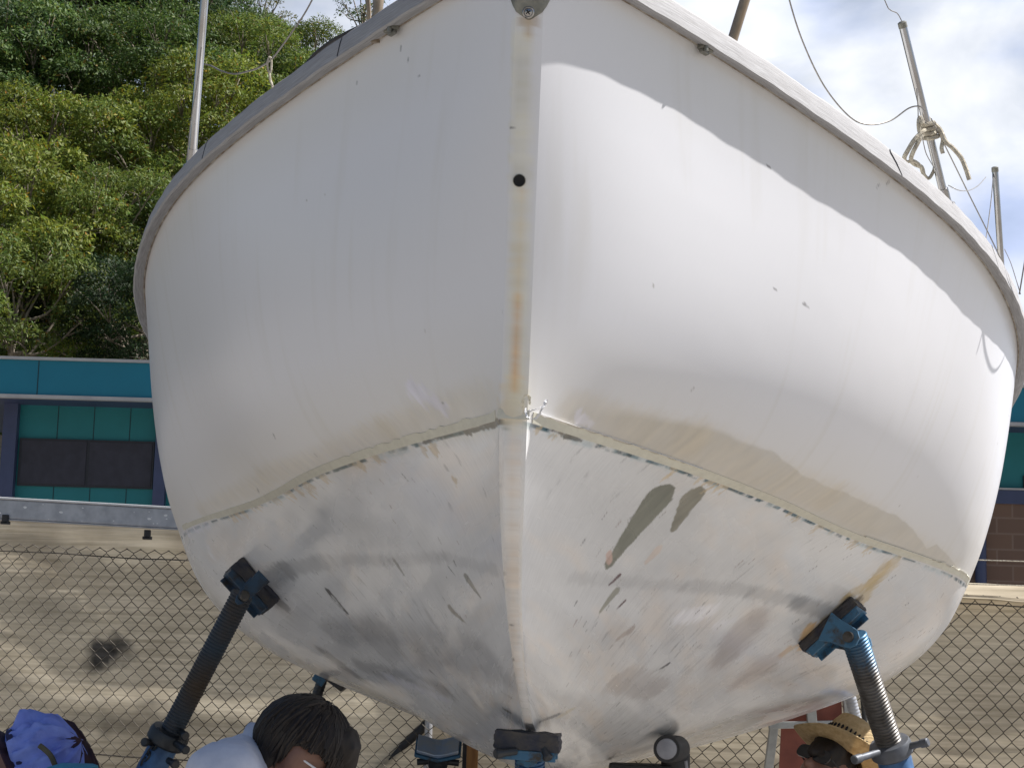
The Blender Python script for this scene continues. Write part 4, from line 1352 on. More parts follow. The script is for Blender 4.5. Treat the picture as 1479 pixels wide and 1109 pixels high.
HWD, HPX, HDP = {}, {}, {}
for sd in (-1, 1):
    w_ = tow((G * np.array([1, sd, 1]))[:NS1:2, ::2].reshape(-1, 3)).reshape(len(range(0, NS1, 2)), -1, 3)
    dd = w_ - np.array(EYE)
    z_ = dd @ np.array(FWD)
    HWD[sd] = w_
    HDP[sd] = z_
    HPX[sd] = np.stack([CX + FPX * (dd @ np.array(CR)) / z_, CY - FPX * (dd @ np.array(CU)) / z_], -1)
hp_ = [ray_hull(x_, y_, 1) for x_, y_ in ((1422, 440), (1421, 470), (1424, 505), (1430, 528), (1437, 536), (1444, 532), (1452, 515), (1458, 495))]
lp = [p + SDIR * (.22 + .02 * k_) for k_, p in enumerate(hp_)]
lp = [at(1457, 415, 4.99) + Vector((.03, 0, -.02)), lp[0] + SDIR * .04 + Vector((0, 0, .10))] + lp + [lp[-1] + Vector((-.02, .16, .16))]
MB().tube(curve_pts(lp, 8), .0022, 6).build('lifeline', M['wire'], boat, True)

# --- rope made fast round the right stanchion, hose lying on the left rail
rope = empty('rope', at(1332, 200, 4.530), 'pale frayed rope knotted round the bare steel stanchion above the sunlit rail', 'rope')
mb = MB()
kc = at(1331, 190, 4.520)
stax = (at(1303, 34, 4.46) - at(1367, 296, 4.60)).normalized()
pts = []
for k in range(64):
    w_ = k / 63 * 2 * math.pi * 4
    e1 = stax.orthogonal().normalized()
    e2 = stax.cross(e1)
    pts.append(at(1341, 186, 4.545) + stax * (.022 - .05 * k / 63) + (e1 * math.cos(w_) + e2 * math.sin(w_)) * (.017 + .002 * math.sin(k * 1.7)))
mb.tube(pts, .0062, 7)
mb.build('knot', M['rope'], rope, True)
mb = MB()
mb.tube(curve_pts([at(1336, 188, 4.520), at(1329, 192, 4.510), at(1327, 178, 4.510), at(1329, 170, 4.510), at(1333, 180, 4.500)], 8), .0058, 7)
mb.tube(curve_pts([at(1330, 192, 4.510), at(1320, 203, 4.500), at(1311, 218, 4.500), at(1306, 228, 4.510), at(1308, 236, 4.530)], 8), .0062, 7)
mb.tube(curve_pts([at(1332, 195, 4.510), at(1325, 208, 4.500), at(1318, 222, 4.500), at(1316, 232, 4.520), at(1322, 238, 4.540), at(1331, 242, 4.550), at(1334, 252, 4.560)], 8), .006, 7)
mb.tube(curve_pts([at(1310, 234, 4.520), at(1320, 233, 4.520), at(1329, 240, 4.540), at(1333, 250, 4.560), at(1341, 258, 4.580), at(1348, 248, 4.580), at(1350, 240, 4.580)], 8), .0045, 7)
mb.tube(curve_pts([at(1347, 186, 4.540), at(1357, 190, 4.540), at(1362, 200, 4.540), at(1360, 214, 4.530), at(1362, 222, 4.530)], 8), .0055, 7)
mb.tube(curve_pts([at(1350, 180, 4.540), at(1358, 188, 4.540), at(1366, 205, 4.530), at(1376, 214, 4.530), at(1388, 228, 4.530), at(1395, 244, 4.530), at(1400, 260, 4.530)], 8), .0062, 7)
mb.build('loose_end', M['rope'], rope, True)
hq = [(.36, .002, .045), (.40, .008, .057), (.44, .012, .065), (.48, .014, .067), (.53, .014, .065), (.57, .010, .057), (.61, .004, .045)]
hs_ = MB().tube(curve_pts([rail_s(s_, a_, h_, -1) for s_, a_, h_ in hq], 8), .0050, 10).build('hose', M['black'], None, True)
tag(hs_, 'short black hose lying along the top of the shaded rail', 'hose')
sh_ = empty('shackle', at(390, 90, 4.2), 'small pale shackle and lanyard hanging from the slack wire on the shaded side', 'shackle')
mb = MB().tube(curve_pts([at(388, 84, 4.2), at(386, 92, 4.2), at(388, 104, 4.2), at(391, 104, 4.2), at(392, 92, 4.2), at(391, 84, 4.2), at(388, 83, 4.2)], 6), .0026, 7)
mb.build('bow_ring', M['rope'], sh_, True)
MB().tube(curve_pts([at(389, 104, 4.2), at(390, 114, 4.2), at(393, 124, 4.2), at(396, 138, 4.2)], 6), .0032, 7).build('lanyard', M['rope'], sh_, True)

# ------------------------------------------------------------------ boat stands
def thread_prof(L, r, pitch):
    o, h = [], 0.0
    n = int(L / pitch)
    for i in range(n):
        o += [(i * pitch, r * .925), (i * pitch + pitch * .28, r), (i * pitch + pitch * .58, r), (i * pitch + pitch * .86, r * .925)]
    o.append((n * pitch, r * .9))
    return o


def hull_frame(px, py, sd):
    p = ray_hull(px, py, sd)
    Wd = HWD[sd]
    k = np.unravel_index(np.linalg.norm(Wd - np.array(p), axis=-1).argmin(), Wd.shape[:2])
    n = Vector(NRM[:NS1:2, ::2][k[0], k[1]] * np.array([1, sd, 1]))
    return p, (BM.to_3x3() @ n).normalized()


def stand(label, plan, rod_top, rod_bot, pad_c, pad_x, pad_n, pad_size, rod_r, rod_mat, foot, handle_pts, chain=None, group=None, col_scale=1.0, bracket=True, bmat='blue_steel', ear_scale=1.0):
    """pad_x: long direction of the pad; pad_n: out of the hull (towards the stand)"""
    root = empty('boat_stand', (rod_bot.x, rod_bot.y, 0), label, 'boat stand', group)
    x = pad_x.normalized()
    n = pad_n.normalized()
    y = n.cross(x).normalized()
    fr = Matrix((x, y, n)).transposed()
    L, Wd_, T = pad_size
    bm = bmesh.new()
    bmesh.ops.create_cube(bm, size=1)
    bmesh.ops.subdivide_edges(bm, edges=bm.edges[:], cuts=7, use_grid_fill=True)
    rnd = random.Random(int(abs(rod_top.x) * 1000))
    for v in bm.verts:
        c = Vector((v.co.x * L, v.co.y * Wd_, v.co.z * T))
        c += Vector((rnd.uniform(-1, 1), rnd.uniform(-1, 1), rnd.uniform(-1, 1))) * .0028
        rd = max(0, abs(v.co.x) - .42) * max(0, abs(v.co.z) - .3)
        c.x -= math.copysign(rd * .5 * L, v.co.x)
        v.co = fr @ c + pad_c + n * (T / 2 + .001)
    bm.verts.index_update()
    pd_ = MB().add([v.co.copy() for v in bm.verts], [[v.index for v in f.verts] for f in bm.faces]).build('pad', M['pad'], root, True, 50)
    bm.free()
    mb = MB().box(pad_c + n * (T + .005), (L * .96, Wd_ * .96, .007), fr, .002)
    for sg_ in (-1, 1):
        mb.box(pad_c + n * (T + .016) + y * sg_ * (Wd_ * .48 - .004), (L * .9, .006, .022), fr, .002)
    mb.build('pad_plate', M[bmat], root)
    if bracket:
        # two clevis ears round the head of the rod
        hd = rod_top
        base = pad_c + n * (T + .012)
        dn = (rod_bot - rod_top).normalized()
        axis = y
        for sg_ in (-1, 1):
            o_ = axis * sg_ * (rod_r + .008)
            up = (base - hd)
            up = up - axis * up.dot(axis)
            h_ = up.length
            ux = up.normalized()
            uy = axis.cross(ux)
            pol = [(h_ + .004, -.046), (h_ + .004, .046), (h_ * .6, .036), (.010, .033), (-.016, .028), (-.030, .011), (-.030, -.012), (-.015, -.029), (.010, -.034), (h_ * .6, -.038)]
            pol = [(a_, b_ * ear_scale) for a_, b_ in pol]
            f4 = Matrix((ux, uy, ux.cross(uy))).transposed().to_4x4()
            f4.translation = hd + o_
            mb = MB().prism(pol, .007, f4)
            ear = mb.build('clevis_ear', M[bmat], root)
            bv = ear.modifiers.new('edge', 'BEVEL')
            bv.width = .0015
            bv.segments = 2
        mb = MB().lathe(hd - axis * (rod_r + .026), axis, [(0, .012), (.004, .017), (.012, .017), (.0125, .010), (2 * rod_r + .040, .010), (2 * rod_r + .0405, .017), (2 * rod_r + .050, .016)], 12)
        mb.build('pivot_bolt', M['thread'], root, True, 30)
    ln = (rod_bot - rod_top).length
    ax = (rod_bot - rod_top).normalized()
    MB().lathe(rod_top - ax * .02, ax, thread_prof(ln + .10, rod_r, .0105), 28).build('threaded_rod', rod_mat, root, True, 25)
    # collar nut with handles
    cs = col_scale
    mb = MB().lathe(rod_bot - ax * .004, ax, [(0, rod_r * 1.15), (.002, rod_r * 1.5 * cs), (.012, rod_r * 1.62 * cs), (.040, rod_r * 1.62 * cs), (.046, rod_r * 1.5 * cs), (.050, rod_r * 1.3)], 20)
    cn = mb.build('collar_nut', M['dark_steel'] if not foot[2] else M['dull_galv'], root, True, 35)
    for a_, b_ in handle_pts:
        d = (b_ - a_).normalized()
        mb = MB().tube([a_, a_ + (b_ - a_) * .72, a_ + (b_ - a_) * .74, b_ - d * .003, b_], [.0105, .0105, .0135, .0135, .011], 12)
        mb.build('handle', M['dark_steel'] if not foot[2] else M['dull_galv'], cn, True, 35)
    # pipe and legs to the ground
    fp = rod_bot + ax * .055
    end = Vector(foot[0])
    hub = fp + (end - fp) * foot[1]
    MB().tube([fp - ax * .01, fp, hub], [rod_r * 1.22, rod_r * 1.30, rod_r * 1.30], 20).build('pipe', M['blue_pipe'], root, True)
    for k in range(4):
        w_ = math.pi / 4 + k * math.pi / 2
        ft = Vector((end.x + .34 * math.cos(w_), end.y + .34 * math.sin(w_), .012))
        hp2 = fp + (hub - fp) * .35
        lg = MB().tube([hp2, ft], .014, 10)
        lg.box(ft, (.10, .10, .012), None, .003)
        lg.build('leg', M['blue_pipe'], root, True)
    if chain:
        mb = MB()
        for i, c in enumerate(chain):
            nx = chain[min(i + 1, len(chain) - 1)] - chain[max(0, i - 1)]
            nx.normalize()
            sdv = nx.orthogonal().normalized() if i % 2 else nx.cross(nx.orthogonal().normalized())
            ring = []
            for k in range(13):
                w_ = k / 12 * 2 * math.pi
                ring.append(c + nx * math.cos(w_) * .0165 + sdv * math.sin(w_) * .0095)
            mb.tube(ring, .0032, 6, cap=False)
        mb.build('chain', M['dark_steel'], root, True)
    return root


GRP = 'stands propping the hull'
# right
pc, pn = hull_frame(1196, 900, 1)
pxd = (ray_hull(1236, 866, 1) - ray_hull(1155, 938, 1))
rt, rb = at(1236, 926, 5.12), at(1284, 1072, 5.18)
ax_ = (rb - rt).normalized()
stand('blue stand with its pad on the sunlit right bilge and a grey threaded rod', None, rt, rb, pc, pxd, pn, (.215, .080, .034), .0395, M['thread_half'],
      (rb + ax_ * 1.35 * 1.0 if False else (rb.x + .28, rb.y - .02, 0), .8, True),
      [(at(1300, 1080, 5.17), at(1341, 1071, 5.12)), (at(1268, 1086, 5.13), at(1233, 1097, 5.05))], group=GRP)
# left
pc, pn = hull_frame(373, 841, -1)
pxd = (ray_hull(339, 814, -1) - ray_hull(399, 880, -1))
rt, rb = at(346, 866, 5.26), at(247, 1056, 5.28)
ch = [at(228 - 10 * k / 3 + 3 * math.sin(k), 1058 + k * 8.5, 5.24) for k in range(12)]
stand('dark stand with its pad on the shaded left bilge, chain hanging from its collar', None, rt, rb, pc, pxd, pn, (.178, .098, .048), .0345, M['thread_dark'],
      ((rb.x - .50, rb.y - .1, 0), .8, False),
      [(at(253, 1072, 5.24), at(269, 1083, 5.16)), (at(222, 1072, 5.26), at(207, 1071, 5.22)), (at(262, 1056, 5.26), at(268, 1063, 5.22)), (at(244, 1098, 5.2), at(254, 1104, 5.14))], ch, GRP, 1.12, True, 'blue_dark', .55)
# centre, under the forefoot
pc = at(763, 1056, 4.56)
kxd = (BM.to_3x3() @ Vector((0, 1, 0))).normalized()
kn = Vector((0, 0, -1))
rt, rb = at(765, 1088, 4.57), at(767, 1190, 4.60)
stand('blue stand standing upright under the stem foot in the middle of the picture', None, rt, rb, pc - Vector((0, 0, .0)), kxd, kn, (.170, .12, .044), .0405, M['thread_blue'],
      ((rb.x + .01, rb.y + .05, 0), .8, False),
      [(at(745, 1084, 4.50), at(715, 1088, 4.47)), (at(786, 1080, 4.50), at(792, 1096, 4.48))], None, GRP, 1.0, True)
# rear ones and the low empty one


def plain_stand(label, top, bot, r, mat, foot, n, x, size, group=GRP, vee=False):
    root = empty('boat_stand', (bot.x, bot.y, 0), label, 'boat stand', group)
    ax = (bot - top).normalized()
    MB().lathe(top, ax, thread_prof((bot - top).length, r, .014), 20).build('threaded_rod', mat, root, True, 25)
    MB().tube([bot, Vector(foot) + Vector((0, 0, .12))], r * 1.4, 14).build('pipe', M['blue_pipe'], root, True)
    for k in range(3):
        w_ = .4 + k * 2 * math.pi / 3
        MB().tube([bot + Vector((0, 0, -.1)), Vector((foot[0] + .3 * math.cos(w_), foot[1] + .3 * math.sin(w_), .015))], .013, 8).build('leg', M['blue_pipe'], root, True)
    x = Vector(x).normalized()
    n = Vector(n).normalized()
    y = n.cross(x)
    fr = Matrix((x, y, n)).transposed()
    if vee:
        L, Wd_, T = size
        for nm, mt, h0, th, gr in (('pad_plate', 'blue_steel', 0.0, .012, 1.0), ('pad', 'paleblue', .012, .014, .9)):
            pol = [(-L / 2 * gr, h0 + .02), (0, h0), (L / 2 * gr, h0 + .02), (L / 2 * gr, h0 + .02 + th), (.012, h0 + th + .001), (-.012, h0 + th + .001), (-L / 2 * gr, h0 + .02 + th)]
            f4 = Matrix((x, n, x.cross(n))).transposed().to_4x4()
            f4.translation = top
            o = MB().prism(pol, Wd_ * gr, f4).build(nm, M[mt], root)
            bv = o.modifiers.new('edge', 'BEVEL')
            bv.width = .003
            bv.segments = 2
        MB().box(top - n * .02, (.07, .07, .045), fr, .008).build('bracket', M['dark_steel'], root)
        for sg_ in (-1, 1):
            MB().tube([top - n * .03 + x * sg_ * .03, top - n * .035 + x * sg_ * .075], .012, 10).build('handle', M['dark_steel'], root, True)
    else:
        MB().box(top, size, fr, .006).build('pad', M['pad'], root)
        MB().box(top - n * .03, (.05, .06, .05), fr, .006).build('bracket', M['blue_steel'], root)
    return root


M['paleblue'] = simple('worn_pale_blue_plate', (0.30, 0.42, 0.62), (0.42, 0.46, 0.50), 0.32, 0.5, scale=16, bump=.2)
plain_stand('dark rear stand seen past the bent man, leaning out under the left bilge', at(470, 968, 6.7), at(428, 1090, 6.7), .021, M['dark_steel'], (-1.05, 6.7, 0), (.5, -.1, .8), (.7, 0, -.5), (.2, .1, .04))
plain_stand('grey rear stand partly hidden behind the straw hat and the right stand', at(1216, 960, 7.2), at(1246, 1075, 7.2), .024, M['galv'], (1.72, 7.2, 0), (-.5, -.1, .8), (.7, 0, .5), (.2, .1, .04))
plain_stand('slim rear stand just left of the thick grey rod on the right', at(1243, 975, 7.9), at(1252, 1072, 7.9), .012, M['dark_steel'], (1.75, 7.9, 0), (-.5, -.1, .8), (.7, 0, .5), (.2, .1, .04))
plain_stand('empty low stand with a pale blue vee shaped top left of the stem foot', at(633, 1088, 6.2), at(632, 1150, 6.2), .03, M['dark_steel'], (-.27, 6.2, 0), (0, -.42, .9), (1, 0, 0), (.165, .13, .03), GRP, True)

# padded prop with a silver end cap under the right bilge
pr_ = empty('padded_prop', (at(985, 1085, 5.5).x, 5.5, 0), 'black padded roller prop with a silver end cap under the right bilge', 'prop')
a_, b_ = at(963, 1081, 5.18), at(979, 1081, 5.40)
d_ = (b_ - a_).normalized()
L_ = (b_ - a_).length
r_ = .039
MB().lathe(a_, d_, [(0, r_ * .86), (0, r_), (.006, r_ * 1.06), (L_ - .02, r_ * 1.06), (L_, r_ * .98), (L_ + .012, r_ * .7)], 32).build('roller', M['black'], pr_, True, 40)
MB().lathe(a_ - d_ * .004, d_, [(0, r_ * .60), (.001, r_ * .76), (.004, r_ * .80), (.008, r_ * .80)], 28).build('end_cap', M['cap'], pr_, True, 40)
c_ = (a_ + b_) / 2
MB().tube([c_ + Vector((.02, .1, -.02)), Vector((c_.x + .02, c_.y + .1, .0))], .045, 16).build('post', M['black'], pr_, True)
MB().box(c_ + Vector((-.09, .10, -.165)), (.19, .10, .22), None, .01).build('side_plate', M['black'], pr_)
MB().box(Vector((c_.x, c_.y + .1, .02)), (.4, .4, .04), None, .008).build('base', M['black'], pr_)
MB().tube([at(990, 1098, 5.35), at(994, 1130, 5.35)], .006, 8).build('clip', M['cap'], pr_, True)

# timber post and dark post far under the keel
tp = at(683, 1092, 8.6)
MB().box(Vector((tp.x, 8.6, (tp.z + .10) / 2)), (.055, .07, tp.z + .10), None, .004).build('timber_post', M['timber'])
tag(bpy.data.objects['timber_post'], 'orange sawn timber post standing under the hull left of the stem foot', 'post')
tp2 = at(674, 1085, 8.7)
MB().box(Vector((tp2.x, 8.75, (tp2.z + .06) / 2)), (.035, .05, tp2.z + .06), None, .004).build('steel_post', M['black'])
tag(bpy.data.objects['steel_post'], 'thin black post beside the orange timber post under the hull', 'post')

# red panels in a grey metal frame, under the right side
D = 8.0
fr_ = empty('trestle', (at(1170, 1100, D).x, 8.0, 0), 'grey metal trestle with terracotta panels behind the straw hat', 'trestle')


def quadbox(p0, p1, p2, p3, th, name, mat):
    n = (p1 - p0).cross(p3 - p0).normalized() * th
    MB().add([p0, p1, p2, p3, p0 + n, p1 + n, p2 + n, p3 + n], [(0, 1, 2, 3), (7, 6, 5, 4), (0, 4, 5, 1), (1, 5, 6, 2), (2, 6, 7, 3), (3, 7, 4, 0)]).build(name, mat, fr_)


gz = lambda p: Vector((p.x, p.y, .0))
leg_a, leg_b = at(1119, 1040, D), at(1086, 1290, D)
ldir = (leg_b - leg_a)
foot_a = leg_a + ldir * (leg_a.z / max(.01, leg_a.z - leg_b.z))
leg_c = at(1221, 985, D)
leg_d = at(1250, 1290, D)
foot_c = leg_c + (leg_d - leg_c) * (leg_c.z / max(.01, leg_c.z - leg_d.z))
for p, q, r in ((leg_a, foot_a, .026), (leg_c, foot_c, .026), (at(1110, 1047, D - .03), at(1238, 1044, D - .03), .020), (at(1170, 1010, D - .04), at(1173, 1046, D - .04), .028), (at(1119, 1040, D), at(1219, 985, D), .02), (at(1105, 1200, D - .03), at(1240, 1200, D - .03), .02)):
    dd_ = (q - p).normalized()
    fm = Matrix((dd_, dd_.cross(Vector((0, 1, 0))).normalized(), Vector((0, 1, 0)))).transposed()
    MB().box((p + q) / 2, ((q - p).length, r * 2 * .8, r * 1.1), fm, .004).build('frame_bar', M['alu'], fr_)
quadbox(at(1124, 1044, D + .03), at(1216, 1041, D + .03), at(1214, 992, D + .03), at(1150, 1020, D + .03), .01, 'panel', M['redpanel'])
quadbox(at(1128, 1050, D + .03), at(1120, 1200, D + .03), at(1232, 1200, D + .03), at(1224, 1047, D + .03), .01, 'panel', M['redpanel'])


# ------------------------------------------------------------------ people
def surface_nets(fn, lo, hi, h):
    lo, hi = np.array(lo, float), np.array(hi, float)
    n = np.ceil((hi - lo) / h).astype(int) + 1
    X, Y, Z = [lo[k] + h * np.arange(n[k]) for k in range(3)]
    P = np.stack(np.meshgrid(X, Y, Z, indexing='ij'), -1)
    D_ = fn(P.reshape(-1, 3)).reshape(n)
    I = D_ < 0
    nx, ny, nz_ = n - 1
    acc = np.zeros((nx, ny, nz_, 3))
    cnt = np.zeros((nx, ny, nz_))
    cr = [(0, 0, 0), (1, 0, 0), (0, 1, 0), (1, 1, 0), (0, 0, 1), (1, 0, 1), (0, 1, 1), (1, 1, 1)]
    sl = lambda A, c: A[c[0]:c[0] + nx, c[1]:c[1] + ny, c[2]:c[2] + nz_]
    for a_ in range(8):
        for b_ in range(a_ + 1, 8):
            ca_, cb_ = np.array(cr[a_]), np.array(cr[b_])
            if np.abs(ca_ - cb_).sum() != 1:
                continue
            da, db = sl(D_, cr[a_]), sl(D_, cr[b_])
            mk = (da < 0) != (db < 0)
            t = np.where(mk, da / np.where(mk, da - db, 1), 0)
            acc += np.where(mk[..., None], ca_ + t[..., None] * (cb_ - ca_), 0)
            cnt += mk
    act = cnt > 0
    idx = -np.ones((nx, ny, nz_), int)
    idx[act] = np.arange(act.sum())
    cell = np.argwhere(act)
    verts = lo + h * (cell + acc[act] / cnt[act][:, None])
    faces = []
    for ax in range(3):
        u, v = (ax + 1) % 3, (ax + 2) % 3
        s0 = [slice(1, -1)] * 3
        s0[ax] = slice(0, -1)
        s1 = [slice(1, -1)] * 3
        s1[ax] = slice(1, None)
        A_, B_ = I[tuple(s0)], I[tuple(s1)]
        e = np.argwhere(A_ != B_)
        if not len(e):
            continue
        off = np.array([1, 1, 1])
        off[ax] = 0
        g = e + off
        flip = A_[tuple(e.T)]
        q = []
        for du, dv in ((0, 0), (1, 0), (1, 1), (0, 1)):
            c = g.copy()
            c[:, u] -= 1 - du if False else du
            c[:, v] -= dv
            q.append(idx[tuple(c.T)])
        q = np.stack(q, -1)
        q[flip] = q[flip][:, ::-1]
        faces.append(q[(q >= 0).all(1)])
    return verts, np.concatenate(faces)


def sd_cone(P, a, b, ra, rb):
    a, b = np.array(a, float), np.array(b, float)
    ab = b - a
    t = np.clip(((P - a) @ ab) / (ab @ ab + 1e-9), 0, 1)
    return np.linalg.norm(P - a - t[:, None] * ab, axis=1) - (ra + (rb - ra) * t)


def sd_ell(P, c, axes, r):
    q = (P - np.array(c)) @ np.array(axes).T
    k0 = np.linalg.norm(q / r, axis=1)
    k1 = np.linalg.norm(q / (np.array(r) ** 2), axis=1) + 1e-9
    return k0 * (k0 - 1) / k1


def smin(a, b, k):
    h = np.clip(.5 + .5 * (b - a) / k, 0, 1)
    return b * (1 - h) + a * h - k * h * (1 - h)


def union(P, prims, k, infl=0.0):
    d = None
    for p in prims:
        if p[0] == 'c':
            e = sd_cone(P, *p[1:5]) - infl
        else:
            e = sd_ell(P, *p[1:4]) - infl
        d = e if d is None else smin(d, e, p[-1] if isinstance(p[-1], float) and len(p) > (5 if p[0] == 'c' else 4) else k)
    return d


def sdf_obj(name, fn, lo, hi, h, mat, parent):
    v, f = surface_nets(fn, lo, hi, h)
    me_ = bpy.data.meshes.new(name)
    me_.from_pydata(v.tolist(), [], f.tolist())
    me_.update()
    me_.polygons.foreach_set('use_smooth', [True] * len(me_.polygons))
    me_.materials.append(mat)
    o = bpy.data.objects.new(name, me_)
    COL.objects.link(o)
    link(o, parent)
    return o


def person(label, head_c, face, crown, neck, sh, el, wr, pelvis, hip, knee, ankle, mats, scale=1.0):
    """all joints in world space; face / crown = unit directions of the head"""
    root = empty('person', (pelvis.x, pelvis.y, 0), label, 'person')
    face = face.normalized()
    crown = (crown - face * crown.dot(face)).normalized()
    sidev = crown.cross(face).normalized()
    HA = [list(sidev), list(face), list(crown)]
    H = lambda s_, f_, c_: head_c + sidev * s_ + face * f_ + crown * c_
    prims = [('e', tuple(head_c + crown * .018 - face * .008), HA, (.076, .096, .100)), ('e', tuple(H(0, .030, -.045)), HA, (.060, .068, .075)),
             ('e', tuple(H(0, .050, -.090)), HA, (.036, .040, .030)),
             ('c', tuple(H(0, .098, -.006)), tuple(H(0, .116, -.040)), .009, .014, .012), ('c', tuple(H(-.03, .086, .016)), tuple(H(.03, .086, .016)), .011, .011, .012),
             ('c', tuple(H(-.018, .094, -.074)), tuple(H(.018, .094, -.074)), .007, .007, .008)]
    for sg_ in (-1, 1):
        prims.append(('e', tuple(H(sg_ * .078, -.008, -.012)), HA, (.010, .020, .032)))
    ncb = H(0, -.030, -.070)
    body = prims + [('c', tuple(ncb), tuple(neck), .056, .060)]
    chest = neck + (pelvis - neck) * .36
    tor = [('c', tuple(neck + (pelvis - neck) * .10), tuple(chest), .085, .128), ('c', tuple(chest), tuple(pelvis), .132, .118)]
    for s_ in sh:
        tor.append(('c', tuple(neck + (chest - neck) * .25), tuple(s_), .075, .062))
        tor.append(('c', tuple(neck + (s_ - neck) * .08), tuple(s_), .056, .058))
    arms = []
    hands = []
    for s_, e_, w_ in zip(sh, el, wr):
        arms.append([('c', tuple(s_), tuple(e_), .056, .040), ('c', tuple(e_), tuple(w_), .041, .027)])
        d = (w_ - e_).normalized()
        a_ = d.orthogonal().normalized()
        b_ = d.cross(a_)
        pm = w_ + d * .05
        hands.append(('e', tuple(pm), [list(a_), list(b_), list(d)], (.040, .016, .052)))
        for k, (o_, ln) in enumerate(((-.030, .060), (-.010, .074), (.011, .070), (.031, .052))):
            r0 = pm + d * .040 + a_ * o_
            m1 = r0 + d * ln * .55 + b_ * .008 + a_ * o_ * .12
            m2 = m1 + d * ln * .42 + b_ * .026
            hands += [('c', tuple(r0), tuple(m1), .0092, .0084, .004), ('c', tuple(m1), tuple(m2), .0084, .007, .004)]
        t0 = pm - d * .012 - a_ * .034
        t1 = t0 - a_ * .030 + d * .028 + b_ * .012
        t2 = t1 + d * .030 + b_ * .014
        hands += [('c', tuple(t0), tuple(t1), .012, .010, .008), ('c', tuple(t1), tuple(t2), .010, .008, .004)]
    legs = [('e', tuple(pelvis), [[1, 0, 0], [0, 1, 0], [0, 0, 1]], (.155, .15, .12))]
    feet = []
    for h_, k_, a_, sg_ in zip(hip, knee, ankle, (1, -1)):
        legs += [('c', tuple(h_), tuple(k_), .086, .058), ('c', tuple(k_), tuple(a_), .060, .038)]
        kd = Vector((k_.x - a_.x, k_.y - a_.y, 0))
        kd = kd.normalized() if kd.length > .02 else Vector((1, 0, 0))
        feet += [('c', tuple(a_ + Vector((0, 0, -.02)) - kd * .03), tuple(Vector((a_.x, a_.y, .045)) + kd * .13), .044, .038)]
    allp = body + tor + arms[0] + arms[1] + hands + legs + feet
    pts = []
    for p in allp:
        pts += [p[1], p[2]] if p[0] == 'c' else [p[1]]
    pts = np.array(pts)
    lo, hi = pts.min(0) - .17, pts.max(0) + .17
    sdf_obj('body', lambda P: union(P, allp, .03), lo, hi, .0115, mats['skin'], root)
    # shirt: torso, shoulders and upper arms, open at neck, sleeves and waist
    shp = list(tor)
    for a_ in arms:
        u = a_[0]
        mid_ = tuple(np.array(u[1]) + (np.array(u[2]) - np.array(u[1])) * mats.get('sleeve', .6))
        shp.append(('c', u[1], mid_, .064, .058))

    def fshirt(P):
        d = union(P, shp, .03, .013)
        wr_ = (fbm(P * np.array([13, 13, 9]), 4, 91) - .5) * .030
        return d + wr_
    tp_ = np.array([p[1] for p in shp] + [p[2] for p in shp if p[0] == 'c'])
    sdf_obj('shirt', fshirt, tp_.min(0) - .19, tp_.max(0) + .19, .0105, mats['shirt'], root)
    lg = np.array([p[1] for p in legs] + [p[2] for p in legs if p[0] == 'c'])
    sdf_obj('trousers', lambda P: union(P, legs, .03, .012) + (fbm(P * 14, 2, 95) - .5) * .014, lg.min(0) - .19, lg.max(0) + .19, .014, mats['trousers'], root)
    for f_ in feet:
        q = np.array([f_[1], f_[2]])
        sdf_obj('boot', lambda P: np.maximum(sd_cone(P, *f_[1:5]) - .010, -(P[:, 2] - .004)), q.min(0) - .08, q.max(0) + .08, .011, M['shoe'], root)
    return root, H, HA, sidev, face, crown


